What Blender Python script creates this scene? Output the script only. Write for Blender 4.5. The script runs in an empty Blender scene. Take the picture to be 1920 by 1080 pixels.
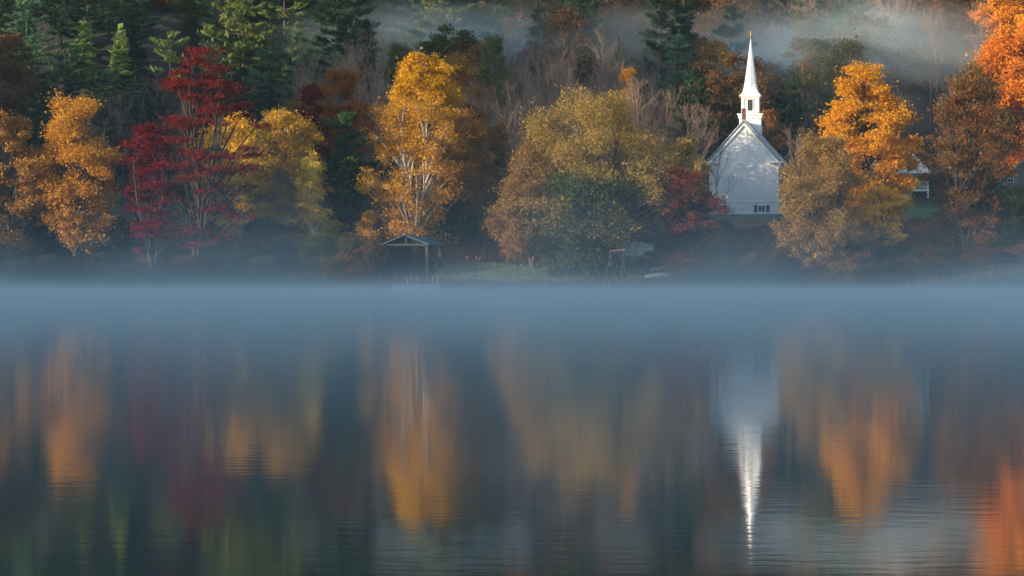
import bpy, math, random
import numpy as np
from mathutils import Vector

# ------------------------------------------------------------------ camera, sky, sun
S = bpy.context.scene
COL = S.collection
S.render.engine = 'CYCLES'
CAMH, FPX, HOR = 1.6, 7110.0, 516.0          # eye height (m), focal length in 1920-px units, horizon row
cam = bpy.data.cameras.new('camera'); cam_o = bpy.data.objects.new('camera', cam); COL.objects.link(cam_o)
cam.sensor_width = 36.0; cam.lens = 36.0 * FPX / 1920.0
cam.shift_y = -(540.0 - HOR) / 1920.0
cam.clip_start = 0.5; cam.clip_end = 5000
cam_o.location = (0, 0, CAMH); cam_o.rotation_euler = (math.pi / 2, 0, 0)
S.camera = cam_o

SUN_AZ, SUN_EL = math.radians(242), math.radians(10)
tosun = Vector((math.sin(SUN_AZ) * math.cos(SUN_EL), math.cos(SUN_AZ) * math.cos(SUN_EL), math.sin(SUN_EL)))
W = bpy.data.worlds.new('World'); S.world = W; W.use_nodes = True
_n = W.node_tree.nodes
_sky = _n.new('ShaderNodeTexSky'); _sky.sky_type = 'NISHITA'; _sky.sun_disc = False
_sky.ozone_density = 1.3; _sky.dust_density = 0.3; _sky.sun_elevation = SUN_EL; _sky.sun_rotation = SUN_AZ
W.node_tree.links.new(_sky.outputs[0], _n['Background'].inputs[0])
_n['Background'].inputs[1].default_value = 0.15
sun = bpy.data.lights.new('sun', 'SUN'); sun.energy = 3.0; sun.angle = math.radians(0.5); sun.color = (1.0, 0.80, 0.56)
sun_o = bpy.data.objects.new('sun', sun); COL.objects.link(sun_o)
sun_o.rotation_euler = tosun.to_track_quat('Z', 'Y').to_euler(); sun_o.location = (-60, -60, 60)

S.view_settings.view_transform = 'Standard'; S.view_settings.look = 'None'
S.view_settings.gamma = 1; S.view_settings.use_curve_mapping = False
S.view_settings.exposure = 1.45
S.cycles.use_denoising = True
S.cycles.max_bounces = 6; S.cycles.diffuse_bounces = 2; S.cycles.glossy_bounces = 2
S.cycles.transmission_bounces = 3; S.cycles.volume_bounces = 2; S.cycles.transparent_max_bounces = 8
S.cycles.volume_max_steps = 256

# ------------------------------------------------------------------ helpers
def X(px, D): return (px - 960.0) * D / FPX
def Z(py, D): return CAMH + (HOR - py) * D / FPX

def tag(o, label=None, cat=None, group=None, kind=None):
    for k, v in (('label', label), ('category', cat), ('group', group), ('kind', kind)):
        if v: o[k] = v
    return o

def empty(name, loc=(0, 0, 0), rz=0.0):
    o = bpy.data.objects.new(name, None); COL.objects.link(o)
    o.location = loc; o.rotation_euler = (0, 0, rz); o.empty_display_size = 0.5
    return o

def link_mesh(name, me, mat, parent=None):
    if mat and not len(me.materials): me.materials.append(mat)
    o = bpy.data.objects.new(name, me); COL.objects.link(o)
    if parent: o.parent = parent
    return o

def quads_mesh(name, V, F):
    """V (n,3), F (m,4) numpy -> mesh"""
    me = bpy.data.meshes.new(name)
    V = np.asarray(V, np.float32); F = np.asarray(F, np.int32)
    me.vertices.add(len(V)); me.vertices.foreach_set('co', V.ravel())
    me.loops.add(F.size); me.loops.foreach_set('vertex_index', F.ravel())
    me.polygons.add(len(F))
    me.polygons.foreach_set('loop_start', np.arange(0, F.size, 4, dtype=np.int32))
    me.polygons.foreach_set('loop_total', np.full(len(F), 4, np.int32))
    me.update(calc_edges=True)
    return me

class MB:
    """collects boxes, prisms, tubes into one mesh"""
    def __init__(s): s.v, s.f = [], []
    def add(s, v, f):
        n = len(s.v); s.v += [tuple(map(float, p)) for p in v]; s.f += [tuple(i + n for i in q) for q in f]; return s
    def box(s, x0, x1, y0, y1, z0, z1):
        return s.add([(x0,y0,z0),(x1,y0,z0),(x1,y1,z0),(x0,y1,z0),(x0,y0,z1),(x1,y0,z1),(x1,y1,z1),(x0,y1,z1)],
                     [(0,3,2,1),(4,5,6,7),(0,1,5,4),(1,2,6,5),(2,3,7,6),(3,0,4,7)])
    def bar(s, a, b, w, h=None):
        """square bar from a to b"""
        a, b = Vector(a), Vector(b); h = h or w; d = (b - a).normalized()
        u = d.cross(Vector((0, 0, 1)));
        if u.length < 1e-3: u = Vector((1, 0, 0))
        u.normalize(); n = u.cross(d)
        v = [p + u * sx * w / 2 + n * sz * h / 2 for p in (a, b) for sx, sz in ((-1,-1),(1,-1),(1,1),(-1,1))]
        return s.add(v, [(0,3,2,1),(4,5,6,7),(0,1,5,4),(1,2,6,5),(2,3,7,6),(3,0,4,7)])
    def prism(s, poly, y0, y1):
        """poly in (x,z) extruded along y"""
        n = len(poly)
        v = [(x, y0, z) for x, z in poly] + [(x, y1, z) for x, z in poly]
        return s.add(v, [tuple(range(n)), tuple(range(2*n-1, n-1, -1))] + [(i, i+n, (i+1) % n + n, (i+1) % n) for i in range(n)])
    def rings(s, rings):
        """list of equally long closed rings of points"""
        n = len(rings[0]); v = [p for r in rings for p in r]; f = []
        for k in range(len(rings) - 1):
            for i in range(n): f.append((k*n+i, k*n+(i+1) % n, (k+1)*n+(i+1) % n, (k+1)*n+i))
        f.append(tuple(range(n-1, -1, -1))); f.append(tuple((len(rings)-1)*n + i for i in range(n)))
        return s.add(v, f)
    def cyl(s, a, b, r0, r1=None, n=10):
        a, b = Vector(a), Vector(b); r1 = r0 if r1 is None else r1; d = (b-a).normalized()
        u = d.cross(Vector((0.13, 0.9, 0.2))).normalized(); w = d.cross(u)
        return s.rings([[p + (u*math.cos(t) + w*math.sin(t)) * r for t in [2*math.pi*i/n for i in range(n)]] for p, r in ((a, r0), (b, r1))])
    def build(s, name, mat, parent=None, bevel=0):
        me = bpy.data.meshes.new(name); me.from_pydata(s.v, [], s.f); me.update()
        o = link_mesh(name, me, mat, parent)
        if bevel:
            m = o.modifiers.new('bevel', 'BEVEL'); m.width = bevel; m.segments = 2
        return o

# ------------------------------------------------------------------ materials
def new_mat(name):
    m = bpy.data.materials.new(name); m.use_nodes = True
    nt = m.node_tree; nt.nodes.clear()
    return m, nt, nt.nodes, nt.links

def leaf_mat(name, cols, trans=0.35, nscale=0.35, mix=0.6, spread=0.12):
    """autumn foliage: hue varies from leaf to leaf and in soft patches through the crown"""
    m, nt, N, L = new_mat(name)
    out = N.new('ShaderNodeOutputMaterial')
    geo = N.new('ShaderNodeNewGeometry'); oi = N.new('ShaderNodeObjectInfo'); tc = N.new('ShaderNodeTexCoord')
    no = N.new('ShaderNodeTexNoise'); no.inputs['Scale'].default_value = nscale; no.inputs['Detail'].default_value = 2
    L.new(tc.outputs['Object'], no.inputs['Vector'])
    mr = N.new('ShaderNodeMapRange'); mr.inputs[1].default_value = 0.32; mr.inputs[2].default_value = 0.68
    L.new(no.outputs['Fac'], mr.inputs[0])
    mx = N.new('ShaderNodeMix'); mx.data_type = 'FLOAT'; mx.inputs[0].default_value = mix
    L.new(mr.outputs[0], mx.inputs[2]); L.new(geo.outputs['Random Per Island'], mx.inputs[3])
    r = N.new('ShaderNodeValToRGB'); cr = r.color_ramp
    cr.elements[0].position = 0.12; cr.elements[0].color = (*cols[0], 1)
    cr.elements[1].position = 0.88; cr.elements[1].color = (*cols[-1], 1)
    for i, c in enumerate(cols[1:-1]):
        e = cr.elements.new(0.12 + 0.76 * (i + 1) / (len(cols) - 1)); e.color = (*c, 1)
    L.new(mx.outputs[0], r.inputs[0])
    hs = N.new('ShaderNodeHueSaturation')
    vr = N.new('ShaderNodeMapRange'); vr.inputs[3].default_value = 1 - spread * 2; vr.inputs[4].default_value = 1 + spread * 2
    hr = N.new('ShaderNodeMapRange'); hr.inputs[3].default_value = 0.5 - spread * 0.12; hr.inputs[4].default_value = 0.5 + spread * 0.12
    L.new(oi.outputs['Random'], vr.inputs[0]); L.new(oi.outputs['Random'], hr.inputs[0])
    L.new(vr.outputs[0], hs.inputs['Value']); L.new(hr.outputs[0], hs.inputs['Hue']); L.new(r.outputs[0], hs.inputs['Color'])
    d = N.new('ShaderNodeBsdfDiffuse'); t = N.new('ShaderNodeBsdfTranslucent'); ms = N.new('ShaderNodeMixShader')
    ms.inputs[0].default_value = trans
    L.new(hs.outputs[0], d.inputs[0]); L.new(hs.outputs[0], t.inputs[0])
    L.new(d.outputs[0], ms.inputs[1]); L.new(t.outputs[0], ms.inputs[2]); L.new(ms.outputs[0], out.inputs[0])
    return m

def surf_mat(name, c1, c2, scale=1.0, rough=0.8, bump=0.0, stretch=(1, 1, 1), metal=0.0, wave=None):
    m, nt, N, L = new_mat(name)
    out = N.new('ShaderNodeOutputMaterial'); b = N.new('ShaderNodeBsdfPrincipled')
    tc = N.new('ShaderNodeTexCoord'); mp = N.new('ShaderNodeMapping'); mp.inputs['Scale'].default_value = stretch
    no = N.new('ShaderNodeTexNoise'); no.inputs['Scale'].default_value = scale; no.inputs['Detail'].default_value = 5
    L.new(tc.outputs['Object'], mp.inputs[0]); L.new(mp.outputs[0], no.inputs['Vector'])
    r = N.new('ShaderNodeValToRGB'); r.color_ramp.elements[0].position = 0.3; r.color_ramp.elements[1].position = 0.7
    r.color_ramp.elements[0].color = (*c1, 1); r.color_ramp.elements[1].color = (*c2, 1)
    L.new(no.outputs['Fac'], r.inputs[0]); L.new(r.outputs[0], b.inputs['Base Color'])
    b.inputs['Roughness'].default_value = rough; b.inputs['Metallic'].default_value = metal
    h = no.outputs['Fac']
    if wave:                                   # (axis, period, depth): clapboards, boards, seams
        ax, per, dep = wave
        w = N.new('ShaderNodeTexWave'); w.wave_type = 'BANDS'; w.bands_direction = ax; w.wave_profile = 'SAW'
        w.inputs['Scale'].default_value = 1.0 / per * 0.05 * 2 * math.pi / math.pi
        w.inputs['Scale'].default_value = 0.314 / per
        L.new(tc.outputs['Object'], w.inputs['Vector'])
        bp2 = N.new('ShaderNodeBump'); bp2.inputs['Distance'].default_value = dep; bp2.inputs['Strength'].default_value = 1
        L.new(w.outputs['Fac'], bp2.inputs['Height']); L.new(bp2.outputs[0], b.inputs['Normal'])
    elif bump:
        bp = N.new('ShaderNodeBump'); bp.inputs['Distance'].default_value = bump; L.new(h, bp.inputs['Height']); L.new(bp.outputs[0], b.inputs['Normal'])
    L.new(b.outputs[0], out.inputs[0])
    return m

LM = dict(
    maple=leaf_mat('orange_maple_leaves', [(.56, .19, .012), (.86, .42, .02), (.92, .56, .03), (.76, .30, .015)], .4, .3),
    fire=leaf_mat('bright_orange_leaves', [(.78, .22, .02), (.95, .42, .04), (.88, .32, .03)], .4, .3),
    birch=leaf_mat('orange_birch_leaves', [(.60, .28, .025), (.90, .56, .07), (.80, .43, .035)], .4, .3),
    gold=leaf_mat('golden_leaves', [(.76, .40, .02), (.93, .62, .03), (.86, .48, .02)], .4, .3),
    amber=leaf_mat('amber_leaves', [(.52, .28, .03), (.76, .50, .06), (.62, .36, .04)], .4, .3),
    rust=leaf_mat('rust_leaves', [(.22, .10, .03), (.46, .22, .05), (.34, .15, .035)], .35, .3),
    red=leaf_mat('crimson_leaves', [(.08, .010, .009), (.25, .026, .017), (.17, .017, .012)], .35, .4),
    redorange=leaf_mat('red_orange_leaves', [(.20, .05, .018), (.44, .14, .03), (.32, .085, .02)], .35, .4),
    willow=leaf_mat('olive_gold_willow_leaves', [(.20, .135, .04), (.42, .25, .068), (.31, .18, .05), (.25, .17, .045)], .35, .22, mix=.45),
    oak=leaf_mat('russet_oak_leaves', [(.10, .045, .022), (.30, .13, .04), (.18, .085, .03), (.26, .21, .05)], .35, .5),
    cherry=leaf_mat('brick_red_leaves', [(.10, .03, .018), (.30, .09, .03), (.19, .05, .025)], .35, .4),
    pinemid=leaf_mat('deep_green_pine_needles', [(.028, .065, .03), (.07, .125, .045), (.05, .09, .035)], .15, .4),
    olive=leaf_mat('olive_leaves', [(.045, .06, .02), (.10, .11, .03), (.07, .085, .025)], .3, .3),
    pale=leaf_mat('pale_green_leaves', [(.16, .19, .07), (.26, .27, .11), (.20, .22, .08)], .3, .3),
    brown=leaf_mat('brown_leaves', [(.09, .05, .025), (.20, .10, .035), (.14, .07, .03)], .3, .4, spread=.18),
    dimorange=leaf_mat('dull_orange_leaves', [(.16, .07, .02), (.30, .12, .03), (.22, .09, .025)], .3, .4, spread=.18),
    maroon=leaf_mat('maroon_leaves', [(.08, .025, .02), (.17, .05, .035), (.12, .035, .03)], .3, .4, spread=.18),
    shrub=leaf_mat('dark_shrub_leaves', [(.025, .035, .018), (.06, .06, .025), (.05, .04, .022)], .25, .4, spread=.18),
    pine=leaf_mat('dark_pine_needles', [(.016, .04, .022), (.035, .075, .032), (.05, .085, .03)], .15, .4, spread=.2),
    pinelit=leaf_mat('sunlit_yellow_green_needles', [(.10, .15, .04), (.24, .29, .07), (.17, .22, .055)], .2, .4, spread=.12),  # sunlight put into the needle colour, paler than the dark pines
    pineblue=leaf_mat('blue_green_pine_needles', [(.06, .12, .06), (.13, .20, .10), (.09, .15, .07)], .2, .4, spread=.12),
)
BARK = surf_mat('grey_bark', (.07, .055, .045), (.16, .13, .11), 2.0, .9)
BARKD = surf_mat('dark_bark', (.03, .024, .02), (.07, .055, .045), 2.0, .9)
BARKW = surf_mat('white_birch_bark', (.30, .25, .20), (.62, .55, .46), 1.5, .8)
TWIG = surf_mat('mauve_brown_twigs', (.26, .16, .115), (.42, .275, .195), .5, .9)
WHITE = surf_mat('white_clapboard', (.74, .74, .72), (.83, .83, .81), .8, .6, wave=('Z', .14, .012))
WHITET = surf_mat('white_painted_trim', (.74, .74, .73), (.84, .84, .82), 2, .55)
SPIREM = surf_mat('white_spire_metal', (.76, .78, .80), (.84, .85, .86), 1.2, .4)
SHING = surf_mat('pale_grey_shingles', (.30, .34, .38), (.44, .48, .52), 1.5, .6, bump=.01)
STONE = surf_mat('grey_stone', (.16, .16, .16), (.30, .30, .29), 3, .9, bump=.02)
BRICK = surf_mat('red_brick', (.10, .035, .028), (.18, .06, .045), 6, .9, bump=.01)
DARKW = surf_mat('dark_louvre_slats', (.03, .03, .03), (.06, .055, .05), 4, .7, wave=('Z', .12, .03))
SHUT = surf_mat('dark_shutter_paint', (.02, .025, .028), (.04, .045, .05), 4, .6)
GLASS = surf_mat('dark_window_glass', (.02, .025, .03), (.035, .04, .05), 1, .08)
GOLD = surf_mat('weathered_brass', (.35, .22, .06), (.55, .38, .12), 5, .35, metal=.8)
WOODG = surf_mat('grey_weathered_boards', (.11, .10, .09), (.26, .24, .22), 2.0, .9, stretch=(4, 4, .3), wave=('X', .28, .03))
WOODP = surf_mat('weathered_timber', (.032, .03, .028), (.07, .065, .06), 3.0, .9)
WOODR = surf_mat('reddish_timber', (.22, .09, .06), (.36, .16, .11), 3.0, .8)
BLUEM = surf_mat('blue_green_sheet_metal', (.03, .085, .11), (.045, .125, .16), 1.0, .85, wave=('Y', .5, .02))
PAINTW = surf_mat('weathered_white_paint', (.40, .41, .40), (.66, .67, .65), 3.0, .7)
TARP = surf_mat('pale_canvas', (.26, .28, .26), (.42, .44, .41), 1.5, .7, bump=.05)
DARKR = surf_mat('dark_strap', (.02, .02, .025), (.04, .04, .05), 2, .7)
CREAM = surf_mat('cream_metal_roof', (.74, .70, .62), (.84, .80, .72), 1.0, .5, wave=('X', .4, .015))
CANOE = surf_mat('faded_yellow_hull', (.34, .32, .24), (.50, .47, .36), 3, .5)
FERN = leaf_mat('rusty_fern_fronds', [(.20, .07, .04), (.48, .19, .10), (.34, .13, .06)], .35, .25)
REED = leaf_mat('straw_coloured_reeds', [(.10, .085, .04), (.24, .20, .09), (.16, .15, .06)], .3, .2)

# ------------------------------------------------------------------ terrain
_KD = np.array([-5000, -60, -20, -6, 3, 12, 418, 424.5, 426, 429, 434, 438, 443, 447, 462, 475, 560, 640, 800, 5000.])
_KZ = np.array([1.5, 1.5, .8, .3, -.3, -2, -2, -.5, .15, 1.1, 2.5, 3.5, 6.0, 8.2, 9.3, 12.5, 42, 66, 90, 90.])
_UK = np.array([-900, -490, -465, -457, -451, -434, -430, -423, -420, -413, -409])
_UH = np.array([84, 82, 76, 76, 110, 110, 89, 89, 116, 116, 0])  # unseen crest heights picked to shade some of the hillside and leave windows sunlit
def ridge(x, y):
    """unseen sunward ridge, its crest shaped to shade the shore and parts of the hill"""
    w = .883 * x + .469 * y; u = .469 * x - .883 * y
    base = 7.2 + .176 * (.883 * (u + 375) / .469 + 349)
    base = np.clip(base, 30, 125)
    H = np.maximum(base, np.interp(u, _UK, _UH))
    H = H + 1.0 * np.sin(u * .31) * np.sin(u * .083 + 1) + .5 * np.sin(u * .9)
    d = np.abs(w + 150)
    return H * np.clip(1 - d / 96, 0, 1)
def ground_z(x, y):
    x = np.asarray(x, float); y = np.asarray(y, float)
    shore = 1.6 * np.sin(x * .055 + .7) + .9 * np.sin(x * .16 + 2)      # the shoreline wanders
    yy = np.where(y > 200, y - shore * np.clip((446 - y) / 15, 0, 1), y)
    z = np.interp(yy, _KD, _KZ)
    hill = np.clip((y - 462) / 40, 0, 1)
    z = z + hill * (2.2 * np.sin(x * .045 + y * .02) + 1.2 * np.sin(x * .11 - y * .07) + .0005 * x * x)
    land = np.clip((y - 430) / 12, 0, 1)
    z = z + land * .18 * np.sin(x * .7 + .3 * np.sin(y)) * np.sin(y * .8)
    return np.maximum(z, ridge(x, y) * (1 - np.clip((y - 300) / 80, 0, 1) * np.clip((x + 200) / 60, 0, 1)) - 2.0)
def gz(x, y): return float(ground_z(x, y))

def build_ground():
    xs = np.unique(np.concatenate([np.array([-3000, -2000, -1400]), np.arange(-1000, -140, 12), np.arange(-140, 140, 1.6), np.arange(140, 400, 15), np.array([500, 800, 1400, 3000])]))
    ys = np.unique(np.concatenate([np.array([-3000, -2000, -1400, -1000]), np.arange(-800, 400, 10), np.arange(400, 418, 3), np.arange(418, 575, 1.2), np.arange(575, 800, 8), np.array([900, 1300, 2000, 3000])]))
    gx, gy = np.meshgrid(xs, ys); g = ground_z(gx, gy)
    V = np.stack([gx, gy, g], -1).reshape(-1, 3)
    nx, ny = len(xs), len(ys)
    i = (np.arange(ny - 1)[:, None] * nx + np.arange(nx - 1)[None]).ravel()
    F = np.stack([i, i + 1, i + nx + 1, i + nx], 1)
    me = quads_mesh('ground', V, F)
    me.polygons.foreach_set('use_smooth', np.ones(len(F), bool))
    # what grows or lies on each spot: leaf litter, lawn, rusty meadow, mud
    rs = np.random.RandomState(3)
    x, y = V[:, 0], V[:, 1]
    c = np.tile(np.array([.034, .029, .018]), (len(V), 1))
    def blend(mask, col):
        nonlocal c
        mk = np.clip(mask, 0, 1)[:, None]; c = c * (1 - mk) + np.array(col) * mk
    wob = 1.2 * np.sin(x * .5) + .8 * np.sin(x * 1.3 + y)
    meadow = np.clip((y - 437 + wob * .5) / 2, 0, 1) * np.clip((449 - y + wob) / 3, 0, 1)
    blend(meadow, (.20, .085, .045))
    lawn1 = np.clip((y - 430.3 + wob * .3) / .8, 0, 1) * np.clip((436.5 - y + wob * .3) / 1, 0, 1) * np.clip((x + 8) / 2, 0, 1) * np.clip((13.5 - x) / 2, 0, 1)
    blend(lawn1, (.15, .17, .085))
    lawn2 = np.clip((y - 446.5) / 1, 0, 1) * np.clip((468 - y) / 3, 0, 1) * np.clip((x - 18) / 3, 0, 1) * np.clip((72 - x) / 4, 0, 1)
    blend(lawn2, (.055, .13, .045))
    blend(np.clip((429.5 - y) / 2, 0, 1), (.035, .03, .022))
    c = c * (1 + .25 * (rs.rand(len(V), 1) - .5))
    at = me.color_attributes.new('cover', 'FLOAT_COLOR', 'POINT')
    at.data.foreach_set('color', np.concatenate([c, np.ones((len(c), 1))], 1).astype(np.float32).ravel())
    m, nt, N, L = new_mat('leaf_littered_ground')
    out = N.new('ShaderNodeOutputMaterial'); b = N.new('ShaderNodeBsdfPrincipled'); a = N.new('ShaderNodeAttribute'); a.attribute_name = 'cover'
    no = N.new('ShaderNodeTexNoise'); no.inputs['Scale'].default_value = 2.5; no.inputs['Detail'].default_value = 6
    tc = N.new('ShaderNodeTexCoord'); L.new(tc.outputs['Object'], no.inputs['Vector'])
    mr = N.new('ShaderNodeMapRange'); mr.inputs[1].default_value = .3; mr.inputs[2].default_value = .7; mr.inputs[3].default_value = .6; mr.inputs[4].default_value = 1.45
    L.new(no.outputs['Fac'], mr.inputs[0])
    mu = N.new('ShaderNodeVectorMath'); mu.operation = 'SCALE'; L.new(a.outputs['Color'], mu.inputs[0]); L.new(mr.outputs[0], mu.inputs['Scale'])
    L.new(mu.outputs[0], b.inputs['Base Color']); b.inputs['Roughness'].default_value = .95
    bp = N.new('ShaderNodeBump'); bp.inputs['Distance'].default_value = .15; L.new(no.outputs['Fac'], bp.inputs['Height']); L.new(bp.outputs[0], b.inputs['Normal'])
    L.new(b.outputs[0], out.inputs[0])
    tag(link_mesh('ground', me, m), kind='structure')
build_ground()

def build_water():
    me = quads_mesh('water', [(-900, -60, 0), (900, -60, 0), (900, 436, 0), (-900, 436, 0)], [(0, 1, 2, 3)])
    m, nt, N, L = new_mat('calm_lake_water')
    out = N.new('ShaderNodeOutputMaterial')
    tc = N.new('ShaderNodeTexCoord')
    def noise(sc, stretch, det):
        mp = N.new('ShaderNodeMapping'); mp.inputs['Scale'].default_value = stretch
        n = N.new('ShaderNodeTexNoise'); n.inputs['Scale'].default_value = sc; n.inputs['Detail'].default_value = det
        L.new(tc.outputs['Object'], mp.inputs[0]); L.new(mp.outputs[0], n.inputs['Vector']); return n.outputs['Fac']
    b1 = N.new('ShaderNodeBump'); b1.inputs['Distance'].default_value = WAVE1; L.new(noise(1.0, (2.2, 3.4, 1), 3), b1.inputs['Height'])
    b2 = N.new('ShaderNodeBump'); b2.inputs['Distance'].default_value = WAVE2; L.new(noise(.12, (.5, 1.3, 1), 2), b2.inputs['Height']); L.new(b1.outputs[0], b2.inputs['Normal'])
    g = N.new('ShaderNodeBsdfGlossy'); g.inputs['Roughness'].default_value = WROUGH; g.inputs['Color'].default_value = (.98, .99, 1, 1)
    d = N.new('ShaderNodeBsdfDiffuse'); d.inputs['Color'].default_value = (.012, .03, .032, 1)
    fr = N.new('ShaderNodeFresnel'); fr.inputs['IOR'].default_value = 1.33
    mx = N.new('ShaderNodeMixShader')
    L.new(b2.outputs[0], g.inputs['Normal']); L.new(fr.outputs[0], mx.inputs[0])
    L.new(d.outputs[0], mx.inputs[1]); L.new(g.outputs[0], mx.inputs[2]); L.new(mx.outputs[0], out.inputs[0])
    tag(link_mesh('water', me, m), kind='structure')
WAVE1, WAVE2, WROUGH = .0012, .004, .036
build_water()

# ------------------------------------------------------------------ air: haze and mist
def build_haze():
    m, nt, N, L = new_mat('thin_morning_haze')
    out = N.new('ShaderNodeOutputMaterial'); v = N.new('ShaderNodeVolumePrincipled')
    v.inputs['Color'].default_value = (.82, .965, 1, 1); v.inputs['Density'].default_value = HAZE
    v.inputs['Anisotropy'].default_value = .0
    L.new(v.outputs[0], out.inputs['Volume'])
    o = MB().box(-1100, 500, -900, 830, -3.5, 175).build('haze', m); tag(o, kind='stuff')
HAZE = .00008
if HAZE: build_haze()

def mist_box(name, b, height_fn, label=None):
    """soft edged mist: a box of air whose density is worked out from the position inside it"""
    m, nt, N, L = new_mat(name + '_air')
    out = N.new('ShaderNodeOutputMaterial'); v = N.new('ShaderNodeVolumePrincipled')
    v.inputs['Color'].default_value = (.82, .965, 1, 1); v.inputs['Anisotropy'].default_value = .0
    L.new(height_fn(N, L), v.inputs['Density']); L.new(v.outputs[0], out.inputs['Volume'])
    o = MB().box(*b).build(name, m)
    tag(o, kind='stuff')
    return m

def M_(N, L, op, a, b=None, c=None, clamp=False):
    n = N.new('ShaderNodeMath'); n.operation = op; n.use_clamp = clamp
    for i, q in enumerate((a, b, c)):
        if q is None: continue
        if isinstance(q, (int, float)): n.inputs[i].default_value = q
        else: L.new(q, n.inputs[i])
    return n.outputs[0]

def lake_density(N, L):
    tc = N.new('ShaderNodeTexCoord'); sp = N.new('ShaderNodeSeparateXYZ'); L.new(tc.outputs['Object'], sp.inputs[0])
    x, y, z = sp.outputs
    mp = N.new('ShaderNodeMapping'); mp.inputs['Scale'].default_value = (.045, .014, .22)
    no = N.new('ShaderNodeTexNoise'); no.inputs['Scale'].default_value = 1; no.inputs['Detail'].default_value = 2
    L.new(tc.outputs['Object'], mp.inputs[0]); L.new(mp.outputs[0], no.inputs['Vector'])
    nn = M_(N, L, 'MULTIPLY', M_(N, L, 'SUBTRACT', no.outputs['Fac'], .36, clamp=True), 5.0)
    low = M_(N, L, 'MULTIPLY', M_(N, L, 'EXPONENT', M_(N, L, 'MULTIPLY', z, -1 / MIST_H1)), MIST_A1)
    n2 = N.new('ShaderNodeTexNoise'); n2.inputs['Scale'].default_value = 1; n2.inputs['Detail'].default_value = 1
    mp2 = N.new('ShaderNodeMapping'); mp2.inputs['Scale'].default_value = (.07, .010, 0); L.new(tc.outputs['Object'], mp2.inputs[0]); L.new(mp2.outputs[0], n2.inputs['Vector'])
    hh = M_(N, L, 'MAXIMUM', M_(N, L, 'MULTIPLY_ADD', n2.outputs['Fac'], MIST_H2 * 4.6, -MIST_H2 * 1.3), .45)
    high = M_(N, L, 'MULTIPLY', M_(N, L, 'MULTIPLY', M_(N, L, 'EXPONENT', M_(N, L, 'MULTIPLY', M_(N, L, 'DIVIDE', z, hh), -1)), MIST_A2), nn)
    near = M_(N, L, 'MULTIPLY_ADD', y, 1 / 90., -16 / 90., clamp=True)
    near = M_(N, L, 'MULTIPLY_ADD', near, .8, .2)
    far = M_(N, L, 'MULTIPLY_ADD', y, -1 / 18., 452 / 18., clamp=True)
    return M_(N, L, 'MULTIPLY', M_(N, L, 'MULTIPLY', M_(N, L, 'ADD', low, high), near), far)
MIST_A1, MIST_H1, MIST_A2, MIST_H2 = .0180, .36, .0054, 1.8
mist_box('lake_mist', (-260, 260, 12, 452, .02, 14), lake_density)

def puff(name, c, r, dens, ns=.05):
    def fn(N, L):
        tc = N.new('ShaderNodeTexCoord'); mp = N.new('ShaderNodeMapping'); mp.vector_type = 'POINT'
        mp.inputs['Location'].default_value = tuple(-c[i] / r[i] for i in range(3)); mp.inputs['Scale'].default_value = tuple(1 / r[i] for i in range(3))
        L.new(tc.outputs['Object'], mp.inputs[0])
        ln = N.new('ShaderNodeVectorMath'); ln.operation = 'LENGTH'; L.new(mp.outputs[0], ln.inputs[0])
        f = M_(N, L, 'SUBTRACT', 1.0, M_(N, L, 'MULTIPLY', ln.outputs['Value'], ln.outputs['Value']), clamp=True)
        f = M_(N, L, 'MULTIPLY', f, f)
        no = N.new('ShaderNodeTexNoise'); no.inputs['Scale'].default_value = ns; no.inputs['Detail'].default_value = 2
        mp2 = N.new('ShaderNodeMapping'); mp2.inputs['Scale'].default_value = (1, .6, 2.2); L.new(tc.outputs['Object'], mp2.inputs[0]); L.new(mp2.outputs[0], no.inputs['Vector'])
        nn = M_(N, L, 'MULTIPLY', M_(N, L, 'SUBTRACT', no.outputs['Fac'], .3, clamp=True), 3.6)
        return M_(N, L, 'MULTIPLY', M_(N, L, 'MULTIPLY', f, nn), dens)
    mist_box(name, (c[0]-r[0], c[0]+r[0], c[1]-r[1], c[1]+r[1], c[2]-r[2], c[2]+r[2]), fn)
puff('hillside_mist', (X(1575, 492), 493, Z(140, 492)), (28, 20, 13), .095)
puff('hillside_mist', (X(1030, 508), 507, Z(84, 508)), (36, 16, 7), .046)
puff('hillside_mist', (X(720, 512), 510, Z(82, 512)), (19, 13, 7.5), .040)

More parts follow.
